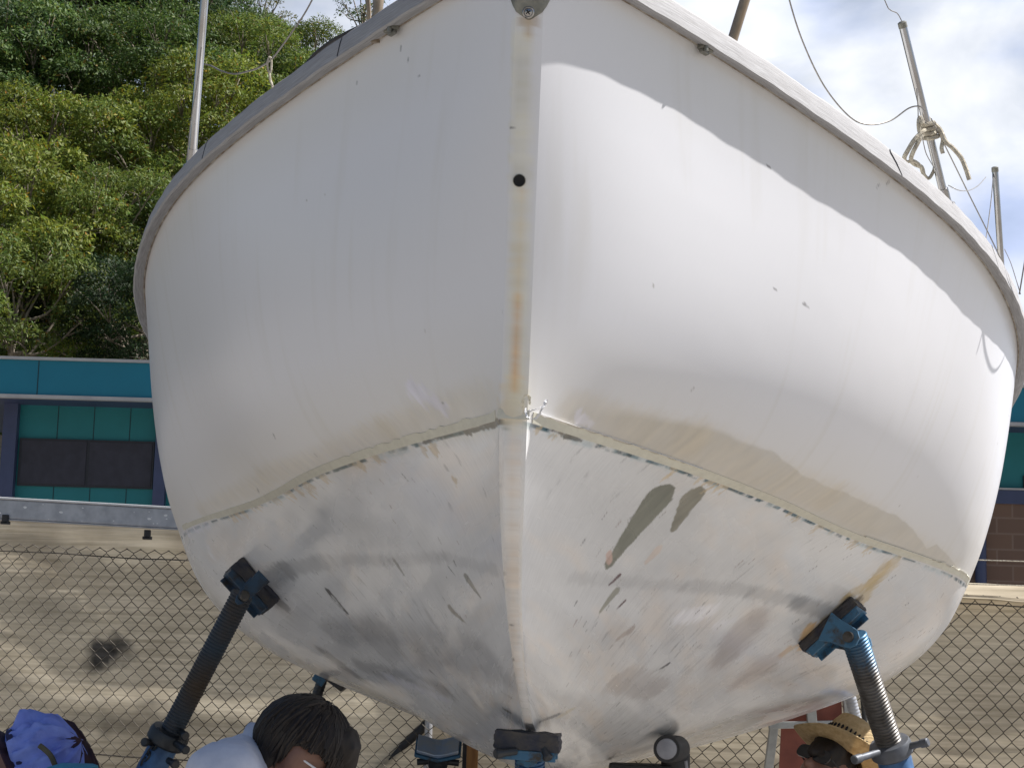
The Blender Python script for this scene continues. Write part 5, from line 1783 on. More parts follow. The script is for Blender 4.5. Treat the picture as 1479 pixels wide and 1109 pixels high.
def hair_for(root, head_c, H, HA, length_fn, mat, seed, n=1500, shell=True, sx=1.0):
    """cap of hair: a shell with the face cut away, plus separate locks over it"""
    sidev, face, crown = [Vector(q) for q in HA]
    hc = head_c + crown * .022 - face * .012
    rad = np.array((.086 * sx, .110 * sx, .104 * sx))

    def fn(P):
        d = sd_ell(P, tuple(hc), HA, tuple(rad))
        q = (P - np.array(head_c)) @ np.array(HA).T
        d = smin(d, sd_ell(P, tuple(H(0, -.055, -.055)), HA, (.068, .052, .075)), .03)
        pass
        d = smin(d, sd_cone(P, tuple(H(-.02, .075, .070)), tuple(H(-.01, .112, .010)), .036, .016), .03)
        d = smin(d, sd_cone(P, tuple(H(.03, .070, .070)), tuple(H(.03, .100, .008)), .034, .014), .03)
        # hairline: low on the nape, above the ear, over the brow
        line = np.interp(q[:, 1], [-.12, -.06, -.035, -.015, .03, .055, .075, .12], [-.100, -.090, -.030, .026, .034, .016, -.022, -.030])
        line = line + (fbm(q * np.array([60, 60, 8]), 2, 5) - .5) * .030
        d = np.maximum(d, (line - q[:, 2]) * .8)
        return d + (fbm((P - np.array(head_c)) @ np.array(HA).T * np.array([30, 30, 12]), 4, 7) - .5) * .024
    o = sdf_obj('hair', fn, np.array(hc) - .17, np.array(hc) + .17, .0065, mat, root)
    rnd = random.Random(seed)
    mb = MB()
    for i in range(n):
        big = i % 7 == 0
        w_ = rnd.uniform(0, 2 * math.pi)
        ph = rnd.uniform(0, 1) ** .7 * 1.75
        d0 = Vector((math.sin(ph) * math.cos(w_), math.sin(ph) * math.sin(w_), math.cos(ph)))   # side, face, crown
        if d0.z < .05 and d0.y > -.45 and d0.y < .75:
            continue
        L = rnd.uniform(.05, .095) if big else rnd.uniform(.035, .07)
        pts, rs = [], []
        dd = d0.copy()
        swirl = rnd.uniform(-.5, .5)
        lift = rnd.uniform(0, .10) if big else rnd.uniform(0, .035)
        for k in range(6):
            q = Vector((dd.x * rad[0], dd.y * rad[1], dd.z * rad[2])) * (1.0 + .03 * math.sin(k * .7) + lift * (k / 5) ** 2)
            cc = q.z + .022
            if -.03 < q.y - .012 < .060 and cc < .022:
                break
            pts.append(hc + sidev * q.x + face * q.y + crown * q.z)
            dd = (dd + Vector((dd.x * .12 + swirl * .14, dd.y * .12 + rnd.uniform(-.05, .05), -.28)) * (L / .08)).normalized()
            rs.append((.0085 if big else .0036) * (1 - k / 5.6))
        if len(pts) > 2:
            mb.tube(pts, rs, 5, cap=False)
    if n:
        lk = mb.build('lock', mat, o, True)
        lk['kind'] = 'stuff'
    return o


# man bent forward at the left bow
dp = 4.0
hc = at(436, 1088, dp)
face = Vector((.83, .10, -.52))
crown = Vector((.50, -.02, .86))
neck = at(366, 1100, dp + .03)
sh = [at(326, 1124, dp - .13), at(338, 1116, dp + .22)]
pel = Vector((neck.x - .30, neck.y + .03, .56))
el = [sh[0] + Vector((.17, -.06, -.23)), sh[1] + Vector((.22, .06, -.20))]
wr = [el[0] + Vector((.20, .08, .03)), el[1] + Vector((.20, .0, .06))]
hip = [pel + Vector((.02, -.09, -.02)), pel + Vector((.02, .09, -.02))]
knee = [Vector((pel.x + .16, pel.y - .13, .09)), Vector((pel.x + .38, pel.y + .12, .50))]
ank = [Vector((pel.x - .22, pel.y - .12, .07)), Vector((pel.x + .34, pel.y + .12, .09))]
root, H, HA, sv, fv, cv = person('dark haired man in a white collared shirt bent forward beside the bow', hc, face, crown, neck, sh, el, wr, pel, hip, knee, ank,
                                 dict(skin=M['skin'], shirt=M['whiteshirt'], trousers=M['jeans']))
hair_for(root, hc, H, HA, None, M['hair'], 5, 2600)
# collar, dark button, sleeve band, sunglasses with a white rim
cm = MB()
ndir = (hc - neck).normalized()
e1 = ndir.cross(Vector((0, 1, 0))).normalized()
e2 = ndir.cross(e1)
vs, fs = [], []
N = 30
for k in range(N):
    w_ = 2 * math.pi * k / N
    rad_ = e1 * math.cos(w_) * .074 + e2 * math.sin(w_) * .070
    c0 = neck + ndir * .026
    hgt = .030 + .012 * math.cos(w_)
    for (sc_, up_) in ((1.10, -.014), (1.02, hgt * .6), (.97, hgt), (1.0, hgt + .004), (1.13, hgt * .35), (1.24, -.016)):
        vs.append(c0 + rad_ * sc_ + ndir * up_)
for k in range(N - 2):
    for j in range(5):
        fs.append((k * 6 + j, k * 6 + j + 1, (k + 1) * 6 + j + 1, (k + 1) * 6 + j))
co = MB().add(vs, fs).build('collar', M['whiteshirt'], root, True, 60)
so_ = co.modifiers.new('thickness', 'SOLIDIFY')
so_.thickness = .003
sl0 = sh[0] + (el[0] - sh[0]) * .62
MB().lathe(sl0, (el[0] - sh[0]), [(-.012, .064), (-.01, .072), (.01, .071), (.012, .06)], 24).build('sleeve_band', M['cyan'], root, True)
gl = empty('sunglasses', (0, 0, 0), None, None)
gl.location = H(0, .1, -.01)
link(gl, root)
gl.location = (0, 0, 0)
gl.matrix_parent_inverse = world_of(root).inverted() @ Matrix.Translation(H(0, .1, -.01))
for sg_ in (-1, 1):
    f4 = frame4(H(sg_ * .034, .112, -.008), sv, cv)
    pol = [(.030 * math.copysign(abs(math.cos(w_)) ** .6, math.cos(w_)), .019 * math.copysign(abs(math.sin(w_)) ** .6, math.sin(w_))) for w_ in [2 * math.pi * k / 28 for k in range(28)]]
    MB().prism(pol, .003, f4).build('lens', M['shade'], gl)
    MB().tube([f4 @ Vector((x_, y_, .001)) for x_, y_ in pol + pol[:1]], .0028, 6, cap=False).build('rim', M['whiteplastic'], gl, True)
    MB().tube([H(sg_ * .064, .108, -.004), H(sg_ * .080, .06, 0), H(sg_ * .084, -.005, .002)], .0025, 6).build('temple', M['whiteplastic'], gl, True)

# person in a straw hat behind the right stand
dp = 5.72
bc = at(1213, 1090, dp)
axis = Vector((.58, .30, .76)).normalized()
face = Vector((-.62, -.62, .28))
face = (face - axis * face.dot(axis)).normalized()
crown = axis
hc = bc - axis * .082
neck = hc + Vector((.06, .10, -.17))
sh = [neck + Vector((.20, -.05, -.08)), neck + Vector((-.17, .06, -.08))]
pel = Vector((neck.x + .14, neck.y + .18, .46))
el = [sh[0] + Vector((-.06, -.16, -.22)), sh[1] + Vector((-.10, -.12, -.22))]
wr = [el[0] + Vector((-.14, -.14, .10)), el[1] + Vector((-.08, -.15, .12))]
hip = [pel + Vector((.09, 0, -.02)), pel + Vector((-.09, 0, -.02))]
knee = [Vector((pel.x + .14, pel.y - .40, .48)), Vector((pel.x - .22, pel.y - .34, .46))]
ank = [Vector((pel.x + .14, pel.y - .30, .09)), Vector((pel.x - .20, pel.y - .24, .09))]
root2, H2, HA2, sv2, fv2, cv2 = person('person in a woven straw hat and dark glasses crouching behind the right stand', hc, face, crown, neck, sh, el, wr, pel, hip, knee, ank,
                                       dict(skin=M['skin'], shirt=M['navycloth'], trousers=M['jeans']))
hair_for(root2, hc, H2, HA2, None, M['hair'], 8, 0, True, .9)
hat = MB()
e1 = axis.cross(Vector((0, 0, 1))).normalized()
e2 = axis.cross(e1)
N = 64
prof_h = [(.006, .172), (.004, .165), (-.004, .140), (-.007, .110), (-.002, .092), (.012, .088), (.045, .086), (.090, .080), (.122, .070), (.134, .048), (.136, .018), (.1355, 0.002)]
vs, fs = [], []
for h_, r_ in prof_h:
    for k in range(N):
        w_ = 2 * math.pi * k / N
        dr_v = e1 * math.cos(w_) + e2 * math.sin(w_)
        up_ = h_
        if r_ > .09:
            up_ += .020 * (r_ - .09) / .08 * math.cos(2 * w_ + .4) + .003 * math.sin(5 * w_ + 1)
        else:
            up_ -= .016 * math.exp(-((r_) / .03) ** 2) * (h_ > .1)
        vs.append(bc + dr_v * r_ + axis * up_)
for i in range(len(prof_h) - 1):
    for k in range(N):
        fs.append((i * N + k, i * N + (k + 1) % N, (i + 1) * N + (k + 1) % N, (i + 1) * N + k))
fs.append(tuple((len(prof_h) - 1) * N + k for k in range(N)))
ho = MB().add(vs, fs).build('straw_hat', M['straw'], root2, True, 60, origin=bc)
so_ = ho.modifiers.new('thickness', 'SOLIDIFY')
so_.thickness = .003
mb = MB()
for k in range(34):
    w_ = 2 * math.pi * k / 34
    dr_v = e1 * math.cos(w_) + e2 * math.sin(w_)
    tv = axis.cross(dr_v)
    f4 = frame4(bc + dr_v * .0850 + axis * .060, tv, axis)
    mb.prism([(.0036 * math.cos(q), .0085 * math.sin(q)) for q in [2 * math.pi * j / 10 for j in range(10)]], .006, f4)
mb.build('band_holes', M['hole'], ho)
MB().lathe(bc + axis * .008, axis, [(0, .0915), (.002, .0925), (.030, .0890), (.032, .086)], 48, False).build('hat_band', M['lilac'], ho, True)
rim = MB().tube([bc + (e1 * math.cos(w_) + e2 * math.sin(w_)) * .1725 + axis * (.006 + .0205 * math.cos(2 * w_ + .4) + .003 * math.sin(5 * w_ + 1)) for w_ in [2 * math.pi * k / 80 for k in range(81)]], .0030, 6, cap=False)
rim.build('brim_edge', M['straw'], ho, True)
gl = empty('sunglasses', (0, 0, 0), None, None)
link(gl, root2)
gl.matrix_parent_inverse = world_of(root2).inverted() @ Matrix.Translation(H2(0, .1, 0))
for sg_ in (-1, 1):
    f4 = frame4(H2(sg_ * .034, .110, .002), sv2, cv2)
    pol = [(.033 * math.copysign(abs(math.cos(w_)) ** .7, math.cos(w_)), .024 * math.copysign(abs(math.sin(w_)) ** .7, math.sin(w_))) for w_ in [2 * math.pi * k / 28 for k in range(28)]]
    MB().prism(pol, .004, f4).build('lens', M['shade'], gl)
    MB().tube([H2(sg_ * .066, .104, .006), H2(sg_ * .082, .05, .006), H2(sg_ * .084, -.005, .006)], .003, 6).build('temple', M['black'], gl, True)

# person in a blue cloth hat, low at the left edge
dp = 5.3
hc = at(56, 1092, dp)
face = Vector((.55, -.30, -.75))
crown = Vector((.30, .25, .92))
neck = hc + Vector((-.13, .0, -.12))
sh = [neck + Vector((-.03, -.17, -.07)), neck + Vector((-.03, .17, -.07))]
pel = Vector((neck.x - .34, neck.y + .02, .48))
el = [sh[0] + Vector((.14, -.05, -.24)), sh[1] + Vector((.2, .03, -.22))]
wr = [el[0] + Vector((.2, .06, .04)), el[1] + Vector((.2, .0, .06))]
hip = [pel + Vector((.02, -.09, -.02)), pel + Vector((.02, .09, -.02))]
knee = [Vector((pel.x + .30, pel.y - .13, .42)), Vector((pel.x + .32, pel.y + .13, .42))]
ank = [Vector((pel.x + .10, pel.y - .12, .09)), Vector((pel.x + .12, pel.y + .12, .09))]
root3, H3, HA3, sv3, fv3, cv3 = person('person in a crumpled periwinkle blue cloth hat crouching at the left edge', hc, face, crown, neck, sh, el, wr, pel, hip, knee, ank,
                                       dict(skin=M['skin'], shirt=M['peri'], trousers=M['jeans'], sleeve=.95))
ax3 = (cv3 * .95 + Vector((.1, 0, 0))).normalized()


def fold_lathe(base, axis, prof_, N, amp, freq, seed):
    e1_ = axis.orthogonal().normalized()
    e2_ = axis.cross(e1_)
    vs, fs = [], []
    for i, (h_, r_) in enumerate(prof_):
        for k in range(N):
            w_ = 2 * math.pi * k / N
            nn_ = max(-.10, fbm(np.array([[math.cos(w_) * freq, math.sin(w_) * freq, h_ * 16 + seed]]), 4, seed)[0] - .47)
            vs.append(base + (e1_ * math.cos(w_) + e2_ * math.sin(w_)) * (r_ * (1 + amp * nn_)) + axis * (h_ + amp * .05 * nn_))
    for i in range(len(prof_) - 1):
        for k in range(N):
            fs.append((i * N + k, i * N + (k + 1) % N, (i + 1) * N + (k + 1) % N, (i + 1) * N + k))
    fs.append(tuple((len(prof_) - 1) * N + k for k in range(N)))
    return vs, fs


hc3 = hc + fv3 * .026 + cv3 * .010
vs, fs = fold_lathe(hc3 - ax3 * .01, ax3, [(-.055, .124), (-.045, .124), (-.03, .125), (-.015, .127), (0, .129), (.015, .130), (.03, .131), (.045, .130), (.06, .127), (.074, .120), (.090, .106), (.106, .074), (.118, .034), (.121, .004)], 110, .95, 4.2, 3)
h3 = MB().add(vs, fs).build('cloth_hat', M['peri'], root3, True, 70)
vs, fs = fold_lathe(hc3 - ax3 * .01, ax3, [(-.050, .121), (-.060, .128), (-.066, .136), (-.070, .150), (-.067, .151), (-.060, .138), (-.052, .122)], 72, .22, 2.2, 5)
MB().add(vs, fs[:-1]).build('brim', M['maroon'], h3, True, 70)
vs, fs = fold_lathe(hc3 - ax3 * .012 + Vector((.022, .045, 0)), ax3, [(-.06, .134), (-.02, .135), (.02, .136), (.055, .130), (.085, .110), (.106, .074), (.114, .02)], 60, .5, 3.2, 8)
MB().add(vs, fs).build('lining', M['maroon'], h3, True, 70)
e1_ = ax3.orthogonal().normalized()
MB().tube(curve_pts([at(57, 1076, dp - .135), at(66, 1083, dp - .14), at(74, 1092, dp - .14), at(80, 1106, dp - .13)], 6), .0085, 8).build('strap', M['olive'], h3, True)
MB().lathe(hc - ax3 * .045, ax3, [(0, .119), (.003, .121), (.018, .119), (.02, .115)], 48, False).build('hat_band', M['navycloth'], h3, True)
bag = MB()
bag.box(at(104, 1120, 5.1), (.13, .16, .065), None, .02)
bo = bag.build('plastic_box', M['cyan'], None, True)
bo2 = MB().tube([at(84, 1122, 5.0), at(124, 1122, 5.0)], .006, 8).build('handle', M['whiteplastic'], bo, True)
bo3 = MB().box(Vector((at(104, 1120, 5.1).x, 5.25, (at(104, 1128, 5.1).z - .04) / 2)), (.12, .14, at(104, 1128, 5.1).z - .04), None, .02).build('body', M['cyan'], bo)
tag(bo, 'bright cyan plastic box whose lid edge shows beside the blue hat', 'box')

# ------------------------------------------------------------------ fence, shade cloth, beam
PL, PR = at(0, 790, 10.2), at(1479, 871, 9.1)
FU = (PR - PL)
FL = FU.length
FU.normalize()
FH = Vector((FU.x, FU.y, 0)).normalized()
FN = Vector((FH.y, -FH.x, 0))            # towards the camera
DOWN = Vector((0, 0, -1))


def fpt(u, v, off=0.0):
    return PL + FU * u + DOWN * v + FN * off


fence = empty('chain_link_fence', fpt(FL / 2, 1.7), 'rusty chain link fence with twisted wire tops in front of beige cloth', 'fence')
A_, B_ = .0845, .089
U0, U1, V1 = -2.9572, FL + .75, 1.68
nw = int((U1 - U0) / (A_ / 2))
mb = MB()
vs, fs = [], []
rw = .0023
rndf = random.Random(4)
nrow = int(V1 / (B_ / 2))
mesh_v, mesh_f = [], []
for k in range(nw):
    pts = []
    j0 = -1 if k % 2 == 0 else -1
    for j in range(j0, nrow):
        # wire k zigzags between column k and column k+1
        cx_ = k + (0 if (j + k) % 2 == 0 else 1)
        u = U0 + cx_ * A_ / 2 + (.0035 if (j + k) % 2 else -.0035)
        zz = 1 if (j + k) % 2 == 0 else -1
        wob = (vnoise(np.array([[u * 2.3, j * .11, 3.]]))[0] - .5) * .022
        wob2 = (vnoise(np.array([[u * 1.9, j * .13, 9.]]))[0] - .5) * .022
        v = j * B_ / 2 + (.016 if j == j0 else 0)
        p = fpt(u + wob, v + wob2, .004 * zz)
        pts.append(p)
    # soften the bends
    P = []
    for i in range(len(pts)):
        if 0 < i < len(pts) - 1:
            P += [pts[i] + (pts[i - 1] - pts[i]) * .09, pts[i] + (pts[i + 1] - pts[i]) * .09]
        else:
            P.append(pts[i])
    mb.tube(P, rw, 4, cap=False)
mb.build('wire_mesh', M['fencewire'], fence, True, 80)
for v in (0.02, 1.143, 1.66):
    MB().tube([fpt(U0 + (U1 - U0) * t / 40, v + .004 * math.sin(t * 1.7), .008) for t in range(41)], .0042, 6).build('straining_wire', M['fencewire'], fence, True)
for u in (-2.8, -.55, 2.62, FL + .6):
    MB().tube([fpt(u, -.05, -.035), fpt(u, 1.72, -.035)], .022, 14).build('post', M['galv'], fence, True)
# dark brace behind the mesh
MB().tube([at(628, 1034, 9.78), at(500, 1158, 9.78)], .027, 12).build('brace', M['black'], fence, True)


def cloth(name, u0, u1, vtop, vbot, off, nu, nv, fold, label, seed, blotch=()):
    vs, fs = [], []
    P = []
    for i in range(nu + 1):
        for j in range(nv + 1):
            P.append((u0 + (u1 - u0) * i / nu, j / nv))
    P = np.array(P)
    u = P[:, 0]
    vt = np.interp(u, [u0, u1], vtop)
    v = vt + (vbot - vt) * P[:, 1]
    d = fold(u, v, P[:, 1])
    for k in range(len(P)):
        vs.append(fpt(u[k], v[k], off + d[k]))
    for i in range(nu):
        for j in range(nv):
            a_ = i * (nv + 1) + j
            fs.append((a_, a_ + 1, a_ + nv + 2, a_ + nv + 1))
    o = MB().add(vs, fs).build(name, M['cloth'], None, True, 180)
    c = np.ones((len(P), 4))
    for (su, sv_, ru, rv, st, sd_) in blotch:  # darker ragged patches multiplied into the cloth colour
        q = ((u - su) / ru) ** 2 + ((v - sv_) / rv) ** 2
        n_ = fbm(np.stack([u * 9, v * 9, u * 0 + sd_], -1), 4, sd_)
        k = np.clip(1.15 - np.sqrt(q) + (n_ - .5) * 2.2, 0, 1) * st
        k = np.clip(k, 0, .9)
        c[:, :3] *= (1 - k[:, None] * np.array([.97, .96, .93]))
    at2 = o.data.color_attributes.new('blotch', 'FLOAT_COLOR', 'POINT')
    at2.data.foreach_set('color', c.astype(np.float32).ravel())
    return tag(o, label, 'shade cloth')


def fold_left(u, v, t):
    q = np.stack([u * 1.1, v * 1.6, u * 0], -1)
    n_ = fbm(q, 3, 5)
    ph = 7.5 * (v + .05) - 2.6 * np.exp(-u * .55) * u * 1.0 - 1.9 * n_
    sag = np.sin(ph) * .018 + np.sin(ph * 2.1 + u * 1.3) * .005
    fine = (fbm(np.stack([u * 2.2, v * 30, u * 0 + 3], -1), 3, 8) - .5) * .004
    cre = (fbm(np.stack([u * 3.2 + v * 2.5, v * 4.6 - u * 1.8, u * 0], -1), 4, 9) - .5) * .026
    return -.05 - .30 * (1 - t) + (sag + fine + cre) * np.clip(t * 7, .25, 1)


def fold_right(u, v, t):
    return -.10 + (fbm(np.stack([u * .8, v * 9, u * 0], -1), 4, 12) - .5) * .022 + (fbm(np.stack([u * 3.5, v * 45, u * 0], -1), 3, 13) - .5) * .008 + np.sin(v * 4 + u * .7) * .012


UH = 3.45
ul = lambda px: px / 1479.0 * FL
cloth('shade_cloth', -2.9, UH, (-.200, -.215), 1.70, 0, 380, 150, fold_left, 'beige shade cloth sagging in folds behind the left of the fence', 1,
      [(ul(160), .585, .13, .10, 1.15, 4), (ul(185), .53, .10, .05, .8, 6), (ul(140), .66, .07, .06, .8, 7), (ul(60), .35, .5, .10, .25, 9), (ul(240), .95, .8, .09, .3, 10), (ul(90), 1.0, .6, .05, .25, 11)])
cl2 = cloth('shade_cloth', UH - .02, FL + .7, (-.06, -.06), 1.70, 0, 160, 150, fold_right, 'flat beige shade cloth with a bright folded hem behind the right of the fence', 2,
            [(FL - .1, 1.35, .5, .14, .2, 21), (FL - .35, .9, .2, .03, .35, 22)])
# folded hem over the fence top
vs, fs = [], []
hp = [(-.075, -.24), (-.095, -.20), (-.099, -.16), (-.090, -.12), (-.052, -.048), (-.012, .028), (-.006, .024), (-.03, .010)]
nu = 120
for i in range(nu + 1):
    u = UH + (FL + .7 - UH) * i / nu
    wv = .006 * math.sin(u * 9) + .004 * math.sin(u * 23)
    for v_, o_ in hp:
        vs.append(fpt(u, v_ + wv * .6, o_ + wv))
for i in range(nu):
    for j in range(len(hp) - 1):
        b_ = i * len(hp)
        fs.append((b_ + j, b_ + j + 1, b_ + len(hp) + j + 1, b_ + len(hp) + j))
hem = MB().add(vs, fs).build('hem', M['cloth'], cl2, True, 80)
ch_ = hem.data.color_attributes.new('blotch', 'FLOAT_COLOR', 'POINT')
ch_.data.foreach_set('color', np.ones(len(vs) * 4, np.float32))
for yy in (809, 844):
    a_, b_ = at(1300, yy - 5, 9.22), at(1600, yy + 4, 9.05)
    MB().tube([a_ + (b_ - a_) * t / 20 + Vector((0, 0, -.004 * math.sin(t / 20 * math.pi))) for t in range(21)], .0035, 6).build('cord', M['rope'], fence, True)

# long grey beam lying on brackets along the left of the fence
beam = empty('metal_beam', at(120, 740, 10.1), 'long grey galvanised beam with a white upper edge resting above the left cloth', 'beam')
a_, b_ = at(-540, 704.5, 10.17), at(900, 786, 10.0)
dx = (b_ - a_).normalized()
L_ = (b_ - a_).length
up_ = Vector((0, 0, 1))
up_ = (up_ - dx * up_.dot(dx)).normalized()
fr = Matrix((dx, up_.cross(dx), up_)).transposed()
mid_ = (a_ + b_) / 2
MB().box(mid_, (L_, .07, .112), fr, .008).build('web', M['galv'], beam)
M['white_edge'] = simple('white_beam_edge', (.78, .78, .78), (.66, .66, .66), .5, scale=9)
MB().box(mid_ + up_ * .063 + fr.col[1] * -.003, (L_, .085, .012), fr, .003).build('upper_flange', M['white_edge'], beam)
MB().box(mid_ - up_ * .060, (L_, .078, .007), fr, .002).build('lower_flange', M['galv'], beam)
mb = MB()
rnd = random.Random(2)
for k in range(34):
    t = .29 + rnd.random() * .33
    p = a_ + dx * L_ * t + up_ * rnd.uniform(-.045, .04) - fr.col[1] * .0352
    s_ = rnd.choice((.003, .004, .005, .010))
    f4 = frame4(p, dx, up_)
    mb.prism([(s_ * rnd.uniform(.7, 1.6) * math.cos(q), s_ * .7 * math.sin(q)) for q in [2 * math.pi * j / 7 for j in range(7)]], .002, f4)
fl = mb.build('paint_flecks', M['white_edge'], beam)
fl['kind'] = 'stuff'
for px, py in ((8, 756), (213, 778), (420, 790)):
    p = at(px, py - 8, 10.06)
    MB().box(p + Vector((0, 0, -.005)), (.036, .03, .050), None, .004).build('bracket', M['black'], beam)
    MB().box(p + Vector((0, .002, -.027)), (.052, .034, .018), None, .003).build('bracket', M['black'], beam)
sc_ = MB().box(at(78, 723.5, 10.1), (.085, .03, .008), Matrix.Rotation(R_(8), 3, 'Y'), .002).build('metal_offcut', M['alu'])
tag(sc_, 'small bent metal strip lying on top of the grey beam', 'offcut')

# ------------------------------------------------------------------ teal building
YB = 22.0
bl = empty('teal_building', (0, YB + 3, 0), 'long low teal building with dark screened windows and a deep blue fascia', 'building')
zt = lambda y, Y=YB, px=110: atY(px, y, Y).z
xw = lambda px, Y=YB, y=660: atY(px, y, Y).x
XL, XR = xw(4), xw(1900)


def bb(name, mat, x0, x1, y0, y1, z0, z1, parent=bl, bev=0.0):
    return MB().box(((x0 + x1) / 2, (y0 + y1) / 2, (z0 + z1) / 2), (abs(x1 - x0), abs(y1 - y0), abs(z1 - z0)), None, bev).build(name, mat, parent)


z_top, z_fb = zt(519, YB - .8), zt(577, YB - .8)
z_wt, z_wb = zt(635), zt(703.5)
z_wall_top = z_fb + .02
x_split = xw(1300)
z_brick = zt(728, YB, 1440) + (atY(1440, 728, YB).z - atY(1440, 728, YB).z)
bb('wall', M['teal'], XL, x_split, YB, YB + .2, .0, z_wall_top)
zr1, zr0 = atY(1460, 728, YB).z, atY(1460, 706, YB).z
bb('wall', M['teal'], x_split, XR, YB, YB + .2, zr0, z_wall_top)
bb('brick_wall', M['brick'], x_split, XR, YB - .02, YB + .2, 0, zr1)
bb('sill_band', M['navy'], x_split, XR, YB - .06, YB + .2, zr1, zr0 - .02)
bb('sill_trim', M['trim'], x_split, XR, YB - .08, YB + .1, zr0 - .018, zr0 + .006)
bb('wall', M['teal'], XL, XL + .2, YB + .2, YB + 8, 0, z_wall_top)
bb('wall', M['teal'], XR - .2, XR, YB + .2, YB + 8, 0, z_wall_top)
bb('wall', M['teal'], XL + .2, XR - .2, YB + 7.8, YB + 8, 0, z_wall_top)
XFL = xw(-150, YB - .8)
bb('fascia', M['teal_f'], XFL, XR + .8, YB - .80, YB - .74, z_fb + .045, z_top - .025)
bb('fascia_trim', M['trim'], XFL, XR + .8, YB - .83, YB - .72, z_fb, z_fb + .043)
bb('soffit', M['navy'], XFL, XR + .8, YB - .72, YB + 8.6, z_fb + .012, z_fb + .045)
bb('roof', M['trim'], XFL, XR + .8, YB - .84, YB + 8.6, z_top - .023, z_top + .012)
for k, px in enumerate((55, 330, 610, 890, 1170, 1450)):
    bb('fascia_joint', M['seam'], xw(px, YB - .8, 545) - .006, xw(px, YB - .8, 545) + .006, YB - .803, YB - .79, z_fb + .046, z_top - .026)
pil_x = [(5, 25), (226, 243), (450, 468), (680, 698), (905, 922), (1130, 1148)]
for a_, b_ in pil_x:
    bb('pillar', M['navy'], xw(a_), xw(b_), YB - .12, YB - .002, 0, z_wall_top - .002)
gx = [(28, 223), (246, 447), (472, 677), (702, 902), (926, 1127)]
for a_, b_ in gx:
    wn = bb('window', M['frame_dk'], xw(a_), xw(b_), YB - .035, YB - .001, z_wb, z_wt)
    mid_x = (xw(a_) + xw(b_)) / 2 + .02
    bb('screen', M['screen'], xw(a_) + .035, mid_x - .02, YB - .045, YB - .036, z_wb + .03, z_wt - .03, wn)
    bb('screen', M['screen'], mid_x + .02, xw(b_) - .025, YB - .045, YB - .036, z_wb + .03, z_wt - .03, wn)
    for k in range(1, 4):
        xs = xw(a_) + (xw(b_) - xw(a_)) * (k / 3.72)
        bb('panel_joint', M['seam'], xs - .005, xs + .005, YB - .004, YB - .0005, z_wt + .004, z_wall_top - .004)
        bb('panel_joint', M['seam'], xs - .005, xs + .005, YB - .004, YB - .0005, .3, z_wb - .004)
wn = bb('window', M['frame_dk'], xw(1477), xw(1690), YB - .035, YB - .001, zr0 + .02, z_wt - .12)
bb('screen', M['screen'], xw(1479), xw(1688), YB - .045, YB - .036, zr0 + .05, z_wt - .15, wn)
MB().tube([Vector((xw(1412), YB - .10, 0)), Vector((xw(1412), YB - .10, zr1 - .1))], .07, 14).build('downpipe', M['navy'], bl, True)

# ------------------------------------------------------------------ ground, hill
gm = simple('pale_yard', (0.27, 0.25, 0.225), (0.20, 0.185, 0.165), 0.9, scale=1.3, bump=.2, detail=8)
g = MB().add([(-160, -160, 0), (160, -160, 0), (160, 300, 0), (-160, 300, 0)], [(0, 1, 2, 3)]).build('ground', gm)
tag(g, kind='structure')


def hill_z(x, y):
    k = min(1, max(0, (y - 33) / 55.0))
    e = min(1, max(0, (10.0 - x) / 16.0))
    e = e * e * (3 - 2 * e)
    return 36 * (k ** 1.0) * e * (1 - .25 * k)


hm = simple('hill_soil', (0.030, 0.034, 0.018), (0.014, 0.017, 0.010), 1.0, scale=.8, bump=.4)
vs, fs = [], []
NX, NY = 60, 40
for i in range(NX + 1):
    for j in range(NY + 1):
        x = -70 + 95 * i / NX
        y = 32 + 90 * j / NY
        vs.append((x, y, hill_z(x, y) - .05 + (random.random() - .5) * .3 * (j > 0)))
for i in range(NX):
    for j in range(NY):
        a_ = i * (NY + 1) + j
        fs.append((a_, a_ + NY + 1, a_ + NY + 2, a_ + 1))
h_ = MB().add(vs, fs).build('hillside', hm, None, True, 180)
tag(h_, kind='structure')


